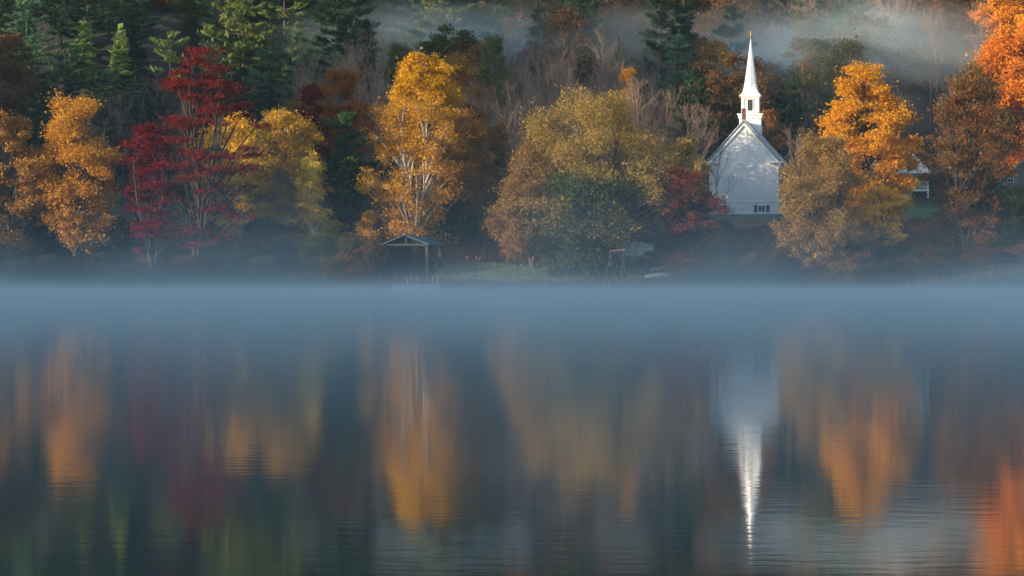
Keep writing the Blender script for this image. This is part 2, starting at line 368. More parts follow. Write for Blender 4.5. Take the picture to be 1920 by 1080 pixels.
# ------------------------------------------------------------------ plants
UP = np.array([0, 0, 1.0])
class PL:
    """collects tapering tubes and leaf faces as quads"""
    def __init__(s): s.tv, s.tf, s.tn, s.lv, s.lf, s.ln = [], [], 0, [], [], 0
    def tube(s, pts, rad, n=5):
        pts = np.asarray(pts, float); rad = np.asarray(rad, float); k = len(pts)
        d = np.gradient(pts, axis=0); d /= np.linalg.norm(d, axis=1, keepdims=True) + 1e-9
        ref = np.where(np.abs(d[:, 2:3]) > .9, np.array([[1., 0, 0]]), UP[None])
        u = np.cross(d, ref); u /= np.linalg.norm(u, axis=1, keepdims=True) + 1e-9; w = np.cross(d, u)
        t = np.arange(n) * 2 * np.pi / n
        V = pts[:, None] + rad[:, None, None] * (u[:, None] * np.cos(t)[None, :, None] + w[:, None] * np.sin(t)[None, :, None])
        i = np.arange(k - 1)[:, None] * n; j = np.arange(n)[None]; j2 = (j + 1) % n
        F = np.stack([i + j, i + j2, i + n + j2, i + n + j], -1).reshape(-1, 4) + s.tn
        s.tv.append(V.reshape(-1, 3)); s.tf.append(F); s.tn += k * n
    def leaves(s, C, size, rs, direc=None, elong=1.0, dj=1.0, wd=.5):
        """diamond leaf sprigs at C; direc: preferred long axis"""
        m = len(C)
        a = rs.normal(size=(m, 3))
        if direc is not None: a = a * dj + direc
        a /= np.linalg.norm(a, axis=1, keepdims=True) + 1e-9
        b = np.cross(a, rs.normal(size=(m, 3))); b /= np.linalg.norm(b, axis=1, keepdims=True) + 1e-9
        sz = size * np.exp(rs.normal(size=(m, 1)) * .3)
        a = a * sz * elong; b = b * sz * wd
        V = np.stack([C - a * .5, C + b - a * .05, C + a * .5, C - b - a * .05], 1).reshape(-1, 3)
        F = np.arange(m * 4).reshape(m, 4) + s.ln
        s.lv.append(V); s.lf.append(F); s.ln += m * 4
    def meshes(s, name):
        t = quads_mesh(name + '_trunk', np.concatenate(s.tv), np.concatenate(s.tf)) if s.tv else None
        l = quads_mesh(name + '_crown', np.concatenate(s.lv), np.concatenate(s.lf)) if s.lv else None
        return t, l

PROF = {
    'round': lambda t: np.sin(np.pi * np.clip(t * .9 + .06, 0, 1)) ** .6,
    'oval': lambda t: np.sin(np.pi * np.clip(t * .86 + .08, 0, 1)) ** .75,
    'egg': lambda t: np.clip(1.35 * (1 - t) ** .62 * (t + .12) ** .28, 0, 1.05),
    'dome': lambda t: np.sqrt(np.clip(1 - t ** 2.1, 0, 1)) * (.75 + .25 * np.clip(t * 4, 0, 1)),
    'vase': lambda t: np.clip(.35 + .9 * t, 0, 1) * np.sqrt(np.clip(1 - ((t - .55) / .5).clip(0) ** 2, 0, 1)),
    'col': lambda t: np.sin(np.pi * np.clip(t * .8 + .12, 0, 1)) ** .5,
}
def decid(seed, H, Wd, t0=.15, prof='round', ncl=80, nleaf=14000, size=.3, clr=.1, flat=.7, stems=1, lean=.15, shell=.5, subs=7, elong=1.1, droop=0., dirw=.0, trunk_r=None, bare=0, wd=.5):
    rs = np.random.RandomState(seed); P = PL(); pf = PROF[prof]
    ph = rs.rand(6) * 6.28
    def lobes(az, t): return 1 + .10 * np.sin(2 * az + ph[0] + 3 * t) + .08 * np.sin(3 * az + ph[1] - 5 * t) + .07 * np.sin(9 * t + ph[2] + az)
    tr = trunk_r or H * .018
    # stems
    nleaf = int(nleaf * 2.9); size = size * .60; ncl = int(ncl * 1.35); clr = clr * .88
    st = []
    for i in range(stems):
        a = ph[3] + i * 2 * np.pi / stems + rs.rand() * .8
        l = lean * (.6 + .8 * rs.rand()) if stems > 1 else .03
        st.append((np.array([math.cos(a), math.sin(a)]) * l, rs.rand() * 6))
    def stem_at(i, z):
        z = np.asarray(z, float); l, p = st[i]
        w = .012 * H * np.sin(z / H * 7 + p)
        return np.stack([l[0] * z + w, l[1] * z + w * .6 + 0 * z, z], -1)
    top = t0 + (1 - t0) * .88
    for i in range(stems):
        zz = np.linspace(-.5, H * (top if i == 0 else top * (.75 + .2 * rs.rand())), 10)
        P.tube(stem_at(i, zz), tr / stems ** .4 * (1 - .93 * np.clip(zz / (H * top), 0, 1)) + .02, 7)
    tt = rs.rand(ncl * 3); keep = rs.rand(ncl * 3) < pf(tt) ** 1.2; tt = tt[keep][:ncl]
    tt[:3] = (.97, .92, .88); n = len(tt)
    az = rs.rand(n) * 2 * np.pi; rr = Wd / 2 * pf(tt) * lobes(az, tt) * (shell + (1 - shell) * rs.rand(n)) * np.where(rs.rand(n) < .22, .5, .92)
    cz = H * (t0 + (1 - t0) * tt) - clr * Wd * flat * .5
    C = np.stack([rr * np.cos(az), rr * np.sin(az), cz], -1)
    cr = clr * Wd * (.55 + .9 * rs.rand(n))
    SC, SR = [], []
    for k in range(n):
        c = C[k]
        z0 = max(H * t0 * .7, c[2] - rr[k] * (.75 + .5 * rs.rand()) - .05 * H)
        z0 = min(z0, H * top * .97)
        best = min(range(stems), key=lambda i: np.linalg.norm(stem_at(i, z0)[:2] - c[:2]))
        a = stem_at(best, z0); mid = (a + c) / 2 + np.array([0, 0, .12 * rr[k]]) + rs.normal(size=3) * .05 * rr[k]
        q = np.linspace(0, 1, 6)[:, None]; pts = (1 - q) ** 2 * a + 2 * q * (1 - q) * mid + q * q * c
        r0 = tr * .32 * (1 - z0 / H) + .035
        P.tube(pts, np.linspace(r0, .03, 6), 4)
        d = rs.normal(size=(subs, 3)); d /= np.linalg.norm(d, axis=1, keepdims=True)
        d[:, 2] = d[:, 2] * flat + .15
        out = c.copy(); out[2] = 0; out /= np.linalg.norm(out) + 1e-6
        sc = c + cr[k] * (d * .75 + out * .25)
        for s_ in sc: P.tube([c, (c + s_) / 2 + rs.normal(size=3) * .08, s_], [.035, .025, .012], 3)
        SC.append(sc); SR.append(np.full(subs, cr[k] * .42))
    SC = np.concatenate(SC); SR = np.concatenate(SR)
    wgt = SR ** 2; idx = rs.choice(len(SC), nleaf, p=wgt / wgt.sum())
    off = rs.normal(size=(nleaf, 3)) * SR[idx][:, None] * .88; off[:, 2] *= flat; off[rs.rand(nleaf) < .22] *= 1.6
    L_ = SC[idx] + off
    direc = None
    if dirw:
        o = L_.copy(); o[:, 2] = 0; o /= np.linalg.norm(o, axis=1, keepdims=True) + 1e-6
        direc = (o * .7 + np.array([0, 0, droop])) * dirw
        # little sprays: leaves strung along drooping or lifting lines
        s = rs.rand(nleaf, 1) * SR[idx][:, None] * 1.6
        sd = (o * .5 + np.array([0, 0, droop]) + rs.normal(size=(len(SC), 3))[idx] * .35); L_ = L_ * 1.0 + sd * s
    g = np.clip(Wd / 2 / np.percentile(np.abs(L_[:, 0]), 98.5), .8, 1.6); gv = np.clip(H / np.percentile(L_[:, 2], 99.8), .85, 1.3)
    L_ = L_ * np.array([g, g, gv]); P.tv = [v_ * np.array([g, g, gv]) for v_ in P.tv]
    P.leaves(L_, size, rs, direc, elong, wd=wd)
    for _ in range(bare):
        a = rs.rand() * 6.28; z = H * (.7 + .3 * rs.rand())
        p0 = stem_at(rs.randint(stems), z * .8)
        P.tube([p0, p0 + np.array([math.cos(a), math.sin(a), 1.4]) * H * .1, p0 + np.array([math.cos(a) * 1.3, math.sin(a) * 1.3, 2.4]) * H * .1], [.05, .035, .012], 3)
    return P

def bare_tree(seed, H, Wd, levels=4, stems=1, tr=None, dens=1.0):
    """leafless tree: a leader (or several) with rising limbs, each limb forking into ever finer twigs"""
    rs = np.random.RandomState(seed); P = PL(); tr = tr or H * .011
    def curve(p, d, ln, k, wob, lift):
        pts = [p]; dd = d / np.linalg.norm(d)
        for i in range(k - 1):
            dd = dd + rs.normal(size=3) * wob + np.array([0, 0, lift]); dd = dd / np.linalg.norm(dd); pts.append(pts[-1] + dd * ln / (k - 1))
        return np.array(pts)
    def grow(p, d, ln, r, lv):
        k = 6 if lv >= 2 else 4
        pts = curve(p, d, ln, k, .10, .07); rr = np.linspace(r, max(r * .3, .008), k)
        P.tube(pts, rr, 5 if lv >= 2 else 3)
        if lv == 0: return
        nb = int({3: 8, 2: 7, 1: 5}.get(lv, 9) * dens)
        dirn = pts[-1] - pts[0]; dirn /= np.linalg.norm(dirn)
        for i in range(nb):
            s = .22 + .76 * (i + rs.rand()) / nb; j = s * (k - 1); j0 = min(int(j), k - 2)
            q = pts[j0] + (pts[j0 + 1] - pts[j0]) * (j - j0)
            a = rs.normal(size=3); a -= a.dot(dirn) * dirn; a /= np.linalg.norm(a) + 1e-6
            nd = dirn * .8 + a * (.62 + .25 * rs.rand()) + np.array([0, 0, .22])
            grow(q, nd, ln * (.50 + .14 * rs.rand()) * (1.15 - .55 * s), max(r * (.5 - .2 * s), .011), lv - 1)
    for i in range(stems):
        a = rs.rand() * 6.28; l = .30 if stems > 1 else .05
        b = np.array([math.cos(a) * .25, math.sin(a) * .25, -.4]); Hs = H * (1 if i == 0 else .8 + .18 * rs.rand())
        pts = curve(b, np.array([math.cos(a) * l, math.sin(a) * l, 1.0]), Hs * .93, 9, .045, .02)
        r0 = tr / stems ** .3; P.tube(pts, np.linspace(r0, .02, 9), 6)
        n = int(13 * dens) if stems == 1 else int(10 * dens)
        for m in range(n):
            s = .30 + .68 * (m + rs.rand()) / n; j = s * 8; j0 = min(int(j), 7); q = pts[j0] + (pts[j0 + 1] - pts[j0]) * (j - j0)
            az = m * 2.4 + rs.rand(); up = .75 + .7 * s
            grow(q, np.array([math.cos(az), math.sin(az), up]), Hs * (.40 - .26 * (s - .3)) * (.8 + .4 * rs.rand()), r0 * (.5 - .32 * s) + .012, 2)
    z = np.percentile(np.concatenate(P.tv)[:, 2], 99.9); f = H / z
    rad = np.percentile(np.abs(np.concatenate(P.tv)[:, 0]), 97); g = min(1.5, max(.6, Wd / 2 / rad))
    P.tv = [v * np.array([g, g, f]) for v in P.tv]
    return P

def conifer(seed, H, Wd, kind='pine', t0=.12, dens=1.0, blade=.5):
    rs = np.random.RandomState(seed); P = PL()
    zz = np.linspace(-.5, H, 12); wob = .01 * H * np.sin(zz / H * 5 + seed)
    P.tube(np.stack([wob, wob * .5, zz], -1), H * .016 * (1 - zz.clip(0) / H) + .03, 7)
    step = 1.15 if kind == 'pine' else .55
    z = H * t0
    CC, DD = [], []
    while z < H - .3:
        t = (z / H - t0) / (1 - t0)
        if kind == 'pine': R = Wd / 2 * min(1, 1.25 * (1 - t) ** .62 + .05) * (.55 + .45 * min(1, t * 4)); nb = 5
        else: R = Wd / 2 * (1 - t) ** .85 + .15; nb = 7
        a0 = rs.rand() * 6.28
        for i in range(nb):
            if kind == 'pine' and rs.rand() < .24: continue
            a = a0 + i * 2 * np.pi / nb + rs.normal() * .25; l = R * (.5 + .62 * rs.rand())
            ca = np.array([math.cos(a), math.sin(a), 0]); side = np.array([-ca[1], ca[0], 0])
            q = np.linspace(0, 1, 6)
            if kind == 'pine': rise = l * (.02 * q + .16 * q ** 2.4) + l * (.55 * max(0, t - .35)) * q
            else: rise = -l * .32 * q + l * .18 * q ** 3
            zb = z + rs.normal() * .15
            pts = ca[None] * (q * l)[:, None] + np.stack([0 * q, 0 * q, zb + rise], -1)
            P.tube(pts, np.linspace(.02 + .012 * l, .015, 6), 4)
            m = max(3, int(l * (5.0 if kind == 'pine' else 6.5) * dens))
            s = .22 + .78 * rs.rand(m) ** .8; b = np.stack([np.interp(s, q, pts[:, j]) for j in range(3)], -1)
            lat = rs.normal(size=m) * (.26 if kind == 'pine' else .18) * l * (1.12 - s)
            b = b + side[None] * lat[:, None] + np.array([0, 0, 1.])[None] * (np.abs(lat) * (.18 if kind == 'pine' else -.15))[:, None]
            CC.append(b); DD.append(ca[None] * .55 + side[None] * np.sign(lat)[:, None] * .45 + np.array([0, 0, .5 if kind == 'pine' else .1])[None] + 0 * b)
        z += step * (.75 + .5 * rs.rand())
    CC = np.concatenate(CC); DD = np.concatenate(DD); nb = 11
    C = np.repeat(CC, nb, 0) + rs.normal(size=(len(CC) * nb, 3)) * np.array([.16, .16, .09]); D = np.repeat(DD, nb, 0)
    P.leaves(C + D * blade * .2, blade, rs, D * 1.5, 1.0, .6, wd=.13)
    P.leaves(np.array([[0, 0, H + .1], [0, 0, H - .2], [0.1, 0, H - .5], [-.1, 0, H - .6]]), blade, rs, np.tile(UP * 4, (4, 1)), 1.2)
    return P

def plant(name, P, leafm, barkm, loc, label, cat='tree', group=None, rz=0., kind2=None):
    o = empty(name, loc, rz); tag(o, label, cat, group)
    t, l = P.meshes(name)
    tn, cn = ('stem', 'foliage') if cat in ('shrub', 'bush') else ('trunk', 'crown')
    if t: link_mesh(tn, t, barkm, o)
    if l: link_mesh(cn, l, leafm, o)
    return o
def copy_plant(src, loc, rz, sc, label, cat=None, group=None, leafm=None, name=None):
    r = src.copy(); COL.objects.link(r); r.location = loc; r.rotation_euler = (0, 0, rz); r.scale = (sc[0], sc[0], sc[1])
    if name: r.name = name
    for k in ('label', 'category', 'group'):
        if k in r.keys(): del r[k]
    tag(r, label, cat or src['category'], group)
    for ch in src.children:
        c = ch.copy(); COL.objects.link(c); c.parent = r
        if leafm and ch.name.split('.')[0] in ('crown', 'foliage'):
            c.material_slots[0].link = 'OBJECT'; c.material_slots[0].material = leafm
    return r

HERO = []
def hero(name, px, top, D, wpx, lm, bm, label, gen=decid, seed=1, base=None, cat='tree', sink=0., **kw):
    """a tree whose crown spans wpx and reaches row top, standing on the ground at distance D"""
    x = X(px, D); z0 = gz(x, D) - sink if base is None else base; H = Z(top, D) - z0; Wd = wpx * D / FPX
    if D < 550: HERO.append((px, top, D, wpx))
    return plant(name, gen(seed, H, Wd, **kw), LM[lm] if lm else None, bm, (x, D, z0), label, cat)

def build_heroes():
    # --- shore trees, left to right
    hero('maple_tree', 18, 214, 432, 150, 'rust', BARK, 'rust orange tree at the edge of the photo, next to the dull orange tree', seed=11, t0=.1, prof='oval', ncl=75, nleaf=12000, size=.3, stems=3, lean=.1)
    hero('maple_tree', 142, 182, 432, 148, 'birch', BARK, 'dull orange tree with a broad crown beside the tall leafless tree', seed=12, t0=.12, prof='oval', ncl=90, nleaf=15000, size=.27, clr=.12, flat=.65, stems=2, lean=.1, droop=.5, dirw=.6)
    hero('bare_tree', 290, 112, 440, 250, None, BARK, 'tall grey leafless tree leaning behind the crimson maple', gen=bare_tree, seed=5, stems=4)
    hero('red_maple', 372, 92, 428.5, 250, 'red', BARKD, 'tall open crimson maple with spreading layered branches at the shore', seed=21, t0=.14, prof='oval', ncl=62, nleaf=6800, size=.32, clr=.095, flat=.28, stems=5, lean=.13, shell=.3, trunk_r=.42)
    hero('red_maple', 285, 235, 429, 110, 'red', BARKD, 'smaller crimson maple leaning out in front of the tall leafless tree', seed=22, t0=.18, prof='oval', ncl=46, nleaf=6500, size=.32, clr=.16, flat=.3, stems=3, lean=.16, shell=.3)
    hero('maple_tree', 432, 216, 442, 165, 'gold', BARK, 'golden yellow tree glowing behind the crimson maple', seed=23, t0=.05, prof='oval', ncl=95, nleaf=15000, size=.3, clr=.1)
    hero('birch_tree', 532, 208, 443, 150, 'amber', BARKW, 'amber yellow birch clump with white stems between golden tree and dark pine', seed=24, t0=.06, prof='oval', ncl=90, nleaf=13000, size=.26, clr=.1, stems=4, lean=.09, shell=.4)
    hero('birch_tree', 585, 285, 437, 60, 'amber', BARKW, 'short slender amber birch with two white leaning stems below the dark pine', seed=25, t0=.15, prof='oval', ncl=34, nleaf=2200, size=.24, clr=.16, stems=2, lean=.1, shell=.3, trunk_r=.12)
    hero('pine_tree', 643, 214, 447, 150, 'pinemid', BARKD, 'bushy dark green pine between the amber birches and the large orange birch', gen=conifer, seed=26, t0=.1, dens=1.3, blade=.6)
    hero('pine_tree', 660, 300, 440, 100, 'pinemid', BARKD, 'low dark pine standing at the foot of the bushy dark green pine', gen=conifer, seed=27, t0=.1, dens=1.3, blade=.55)
    hero('maple_tree', 790, 103, 452, 125, 'gold', BARK, 'bright yellow tree rising just behind the large orange birch', seed=28, t0=.3, prof='oval', ncl=100, nleaf=16000, size=.3, clr=.11)
    hero('birch_tree', 778, 182, 438, 198, 'birch', BARKW, 'large orange birch with pale stems above the lakeside shelter', seed=29, t0=.10, prof='oval', ncl=115, nleaf=13500, size=.25, clr=.08, flat=.8, stems=5, lean=.12, shell=.3, droop=.5, dirw=.5)
    hero('birch_tree', 872, 205, 444, 110, 'rust', BARK, 'shaded rust brown tree between the large orange birch and the willow', seed=30, t0=.1, prof='oval', ncl=70, nleaf=9500, size=.27, clr=.12, stems=2)
    hero('birch_tree', 925, 235, 448, 90, 'dimorange', BARK, 'dull orange tree close to the rounded side of the big willow', seed=31, t0=.1, prof='oval', ncl=60, nleaf=8000, size=.27, clr=.12, stems=2)
    hero('willow_tree', 1118, 176, 438, 350, 'willow', BARKW if 0 else BARK, 'huge domed olive gold willow standing before the leafless wood', seed=33, t0=.1, prof='dome', ncl=200, nleaf=46000, size=.23, clr=.062, flat=.8, stems=3, lean=.2, shell=.55, droop=.35, dirw=.9, elong=1.6, wd=.34, trunk_r=.5)
    hero('willow_tree', 1000, 272, 435, 150, 'willow', BARK, 'low outer willow with its branches sweeping down over the bank', seed=34, t0=.12, prof='dome', ncl=90, nleaf=22000, size=.23, clr=.1, flat=.8, stems=3, lean=.25, shell=.45, droop=-.2, dirw=.9, elong=1.6, wd=.34)
    hero('willow_tree', 1290, 255, 437, 80, 'willow', BARK, 'thin upright willow crown nearest to the church wall', seed=35, t0=.5, prof='dome', ncl=40, nleaf=2800, size=.3, clr=.12, flat=.8, stems=2, droop=.3, dirw=.9, elong=1.5)
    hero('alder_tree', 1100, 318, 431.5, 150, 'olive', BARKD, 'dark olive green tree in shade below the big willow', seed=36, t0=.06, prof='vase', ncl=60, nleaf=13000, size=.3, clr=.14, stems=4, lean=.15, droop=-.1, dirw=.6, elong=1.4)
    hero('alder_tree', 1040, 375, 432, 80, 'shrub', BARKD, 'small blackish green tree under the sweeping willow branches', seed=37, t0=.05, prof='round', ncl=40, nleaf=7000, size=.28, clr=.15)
    hero('cherry_tree', 1298, 315, 434, 118, 'cherry', BARKD, 'brick red small tree in front of the church corner', seed=38, t0=.15, prof='round', ncl=50, nleaf=7000, size=.27, clr=.13, flat=.45, stems=3, lean=.15)
    hero('bare_tree', 1338, 236, 444, 70, None, BARKD, 'thin leafless tree whose dark twigs cross the church wall edge', gen=bare_tree, seed=381, stems=2)
    hero('bare_tree', 1502, 236, 438, 80, None, TWIG, 'pale dead tree poking out above the small willow beside the church', gen=bare_tree, seed=382, stems=3)
    hero('willow_tree', 1545, 256, 432, 165, 'willow', BARKD, 'small olive gold willow against the foot of the orange maple', seed=39, t0=.06, prof='dome', ncl=110, nleaf=27000, size=.22, clr=.09, flat=.8, stems=3, lean=.2, droop=-.4, dirw=.9, elong=1.6, wd=.34, bare=9)
    hero('maple_tree', 1624, 126, 446, 184, 'maple', BARKD, 'brilliant orange maple standing by itself next to the church', seed=40, t0=.05, prof='egg', ncl=150, nleaf=26000, size=.33, clr=.085, flat=.6)
    hero('maple_tree', 1652, 350, 436, 90, 'maple', BARKD, 'low golden maple branch thicket at the foot of the orange maple', seed=41, t0=.1, prof='round', ncl=46, nleaf=5000, size=.3, clr=.13, flat=.4, stems=3)
    hero('oak_tree', 1815, 148, 437, 150, 'oak', BARKD, 'dark russet oak with a thin crown between house and barn', seed=42, t0=.05, prof='oval', ncl=95, nleaf=10500, size=.27, clr=.1, stems=2, shell=.3, trunk_r=.35)
    hero('maple_tree', 1896, 52, 480, 190, 'fire', BARK, 'blazing orange maple above the grey barn', seed=43, t0=.02, prof='egg', ncl=130, nleaf=26000, size=.36, clr=.1)
    hero('maple_tree', 1968, 30, 486, 150, 'fire', BARK, 'blazing orange maple cut by the edge of the photo behind the barn', seed=44, t0=.05, prof='egg', ncl=110, nleaf=20000, size=.36, clr=.1)
    hero('bare_tree', 1838, 75, 492, 120, None, TWIG, 'pale leafless tree arching beside the blazing orange maple', gen=bare_tree, seed=45, stems=3)
    hero('maple_tree', 1835, -25, 560, 140, 'fire', BARK, 'sunlit orange tree high on the hill above the russet oak', seed=46, t0=.1, prof='round', ncl=80, nleaf=15000, size=.4, clr=.1)
    hero('maple_tree', 1725, -15, 566, 110, 'dimorange', BARK, 'brown orange tree high on the hill above the orange maple', seed=461, t0=.1, prof='round', ncl=70, nleaf=11000, size=.4, clr=.1)
    # --- middle distance
    hero('maple_tree', 640, 132, 466, 105, 'redorange', BARK, 'red orange maple among leafless trees above the dark pine', seed=47, t0=.2, prof='oval', ncl=70, nleaf=9500, size=.3, clr=.11, flat=.5)
    hero('maple_tree', 585, 160, 463, 60, 'red', BARKD, 'deep red small maple above the amber birches', seed=48, t0=.2, prof='round', ncl=40, nleaf=4500, size=.3, clr=.16)
    hero('bare_tree', 690, 78, 478, 120, None, TWIG, 'rosy brown leafless tree with pale stems above the dark pine', gen=bare_tree, seed=50, stems=3)
    hero('bare_tree', 612, 88, 480, 110, None, TWIG, 'rosy brown leafless tree behind the red orange maple', gen=bare_tree, seed=51, stems=2)
    hero('maple_tree', 315, -18, 545, 90, 'redorange', BARK, 'lone red tree among dark pines at the top of the photo', seed=52, t0=.2, prof='round', ncl=60, nleaf=9000, size=.4, clr=.12)
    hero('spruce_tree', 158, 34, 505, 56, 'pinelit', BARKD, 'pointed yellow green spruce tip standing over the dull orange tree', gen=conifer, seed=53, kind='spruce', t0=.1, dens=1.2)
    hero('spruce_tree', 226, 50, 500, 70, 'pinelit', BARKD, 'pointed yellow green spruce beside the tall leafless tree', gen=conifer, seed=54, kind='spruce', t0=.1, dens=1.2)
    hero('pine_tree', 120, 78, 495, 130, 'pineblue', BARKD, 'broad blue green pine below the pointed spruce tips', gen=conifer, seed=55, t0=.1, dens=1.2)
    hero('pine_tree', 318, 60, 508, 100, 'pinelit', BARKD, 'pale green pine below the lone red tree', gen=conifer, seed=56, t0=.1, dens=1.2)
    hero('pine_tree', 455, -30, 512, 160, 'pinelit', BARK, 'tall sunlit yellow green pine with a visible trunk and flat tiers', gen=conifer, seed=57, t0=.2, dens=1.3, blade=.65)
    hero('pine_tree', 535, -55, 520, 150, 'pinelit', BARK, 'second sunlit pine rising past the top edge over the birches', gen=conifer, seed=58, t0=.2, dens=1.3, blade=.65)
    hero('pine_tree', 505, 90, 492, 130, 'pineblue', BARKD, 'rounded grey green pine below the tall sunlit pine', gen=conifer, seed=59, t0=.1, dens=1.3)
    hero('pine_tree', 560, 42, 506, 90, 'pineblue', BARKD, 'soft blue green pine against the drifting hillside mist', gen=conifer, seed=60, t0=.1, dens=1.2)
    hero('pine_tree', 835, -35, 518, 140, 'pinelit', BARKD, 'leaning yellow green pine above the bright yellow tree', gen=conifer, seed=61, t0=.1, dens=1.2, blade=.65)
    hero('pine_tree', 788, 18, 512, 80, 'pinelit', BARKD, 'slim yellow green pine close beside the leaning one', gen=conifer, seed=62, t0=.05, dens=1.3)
    hero('poplar_tree', 925, 68, 484, 60, 'pale', BARKW, 'pale green poplar at the edge of the leafless wood', seed=63, t0=.2, prof='col', ncl=50, nleaf=5500, size=.3, clr=.18)
    hero('poplar_tree', 740, 82, 500, 50, 'pale', BARK, 'faint pale green tree in mist above the large orange birch', seed=64, t0=.2, prof='col', ncl=40, nleaf=4500, size=.3, clr=.18)
    hero('pine_tree', 1272, 58, 482, 78, 'pineblue', BARKD, 'lone narrow pine in the leafless wood behind the church', gen=conifer, seed=65, t0=.25, dens=1.5)
    hero('pine_tree', 1300, 130, 474, 120, 'pine', BARKD, 'dark pine standing close behind the church roof', gen=conifer, seed=66, t0=.1, dens=1.3)
    hero('maple_tree', 1175, 128, 476, 40, 'fire', BARK, 'small orange red tree glimpsed above the big willow', seed=67, t0=.3, prof='round', ncl=30, nleaf=2600, size=.28, clr=.2)
    hero('maple_tree', 1440, 205, 474, 60, 'dimorange', BARK, 'rusty sapling half hidden by the church steeple', seed=68, t0=.2, prof='round', ncl=30, nleaf=2600, size=.28, clr=.2, shell=.3)
    hero('bush', 690, 396, 436, 56, 'amber', BARK, 'golden cone shaped bush standing beside the shelter', seed=70, t0=.03, prof='egg', ncl=40, nleaf=4200, size=.22, clr=.15, cat='bush')
    hero('bush', 1895, 350, 439, 120, 'olive', BARK, 'olive bush in front of the grey barn', seed=71, t0=.03, prof='round', ncl=55, nleaf=8000, size=.25, clr=.13, cat='bush')
    hero('bush', 845, 372, 441, 110, 'olive', BARK, 'dark olive bush at the foot of the large orange birch', seed=72, t0=.03, prof='round', ncl=55, nleaf=8000, size=.25, clr=.13, cat='bush')
build_heroes()

# ------------------------------------------------------------------ forest on the hillside
def where_words(px):
    for lim, w in ((70, 'above the rust orange tree'), (215, 'above the dull orange tree'), (350, 'above the crimson maple'), (480, 'above the golden yellow tree'), (600, 'above the amber birches'),
                   (725, 'above the bushy pine'), (870, 'above the orange birch'), (985, 'beside the willow crown'), (1120, 'above the willow crown'), (1260, 'above the brick red tree'),
                   (1385, 'beside the church steeple'), (1500, 'behind the church steeple'), (1620, 'beyond the small willow'), (1740, 'above the orange maple'), (1830, 'above the russet oak'), (9999, 'above the grey barn')):
        if px < lim: return w

def number(made):
    """look-alikes that share a spot: say which one counted from the left"""
    cells = {}
    for lab, px, o in made: cells.setdefault(lab, []).append((px, o))
    words = ['leftmost', 'second from left', 'third from left', 'fourth from left', 'fifth from left', 'sixth from left', 'seventh from left', 'eighth from left', 'ninth from left', 'tenth from left', 'eleventh from left', 'twelfth from left', 'thirteenth from left', 'fourteenth from left', 'fifteenth from left']
    for lab, l in cells.items():
        if len(l) > 1:
            l.sort(key=lambda q: q[0])
            for i, (_, o) in enumerate(l): o['label'] = lab + ', ' + ('rightmost' if i == len(l) - 1 else words[min(i, 14)])

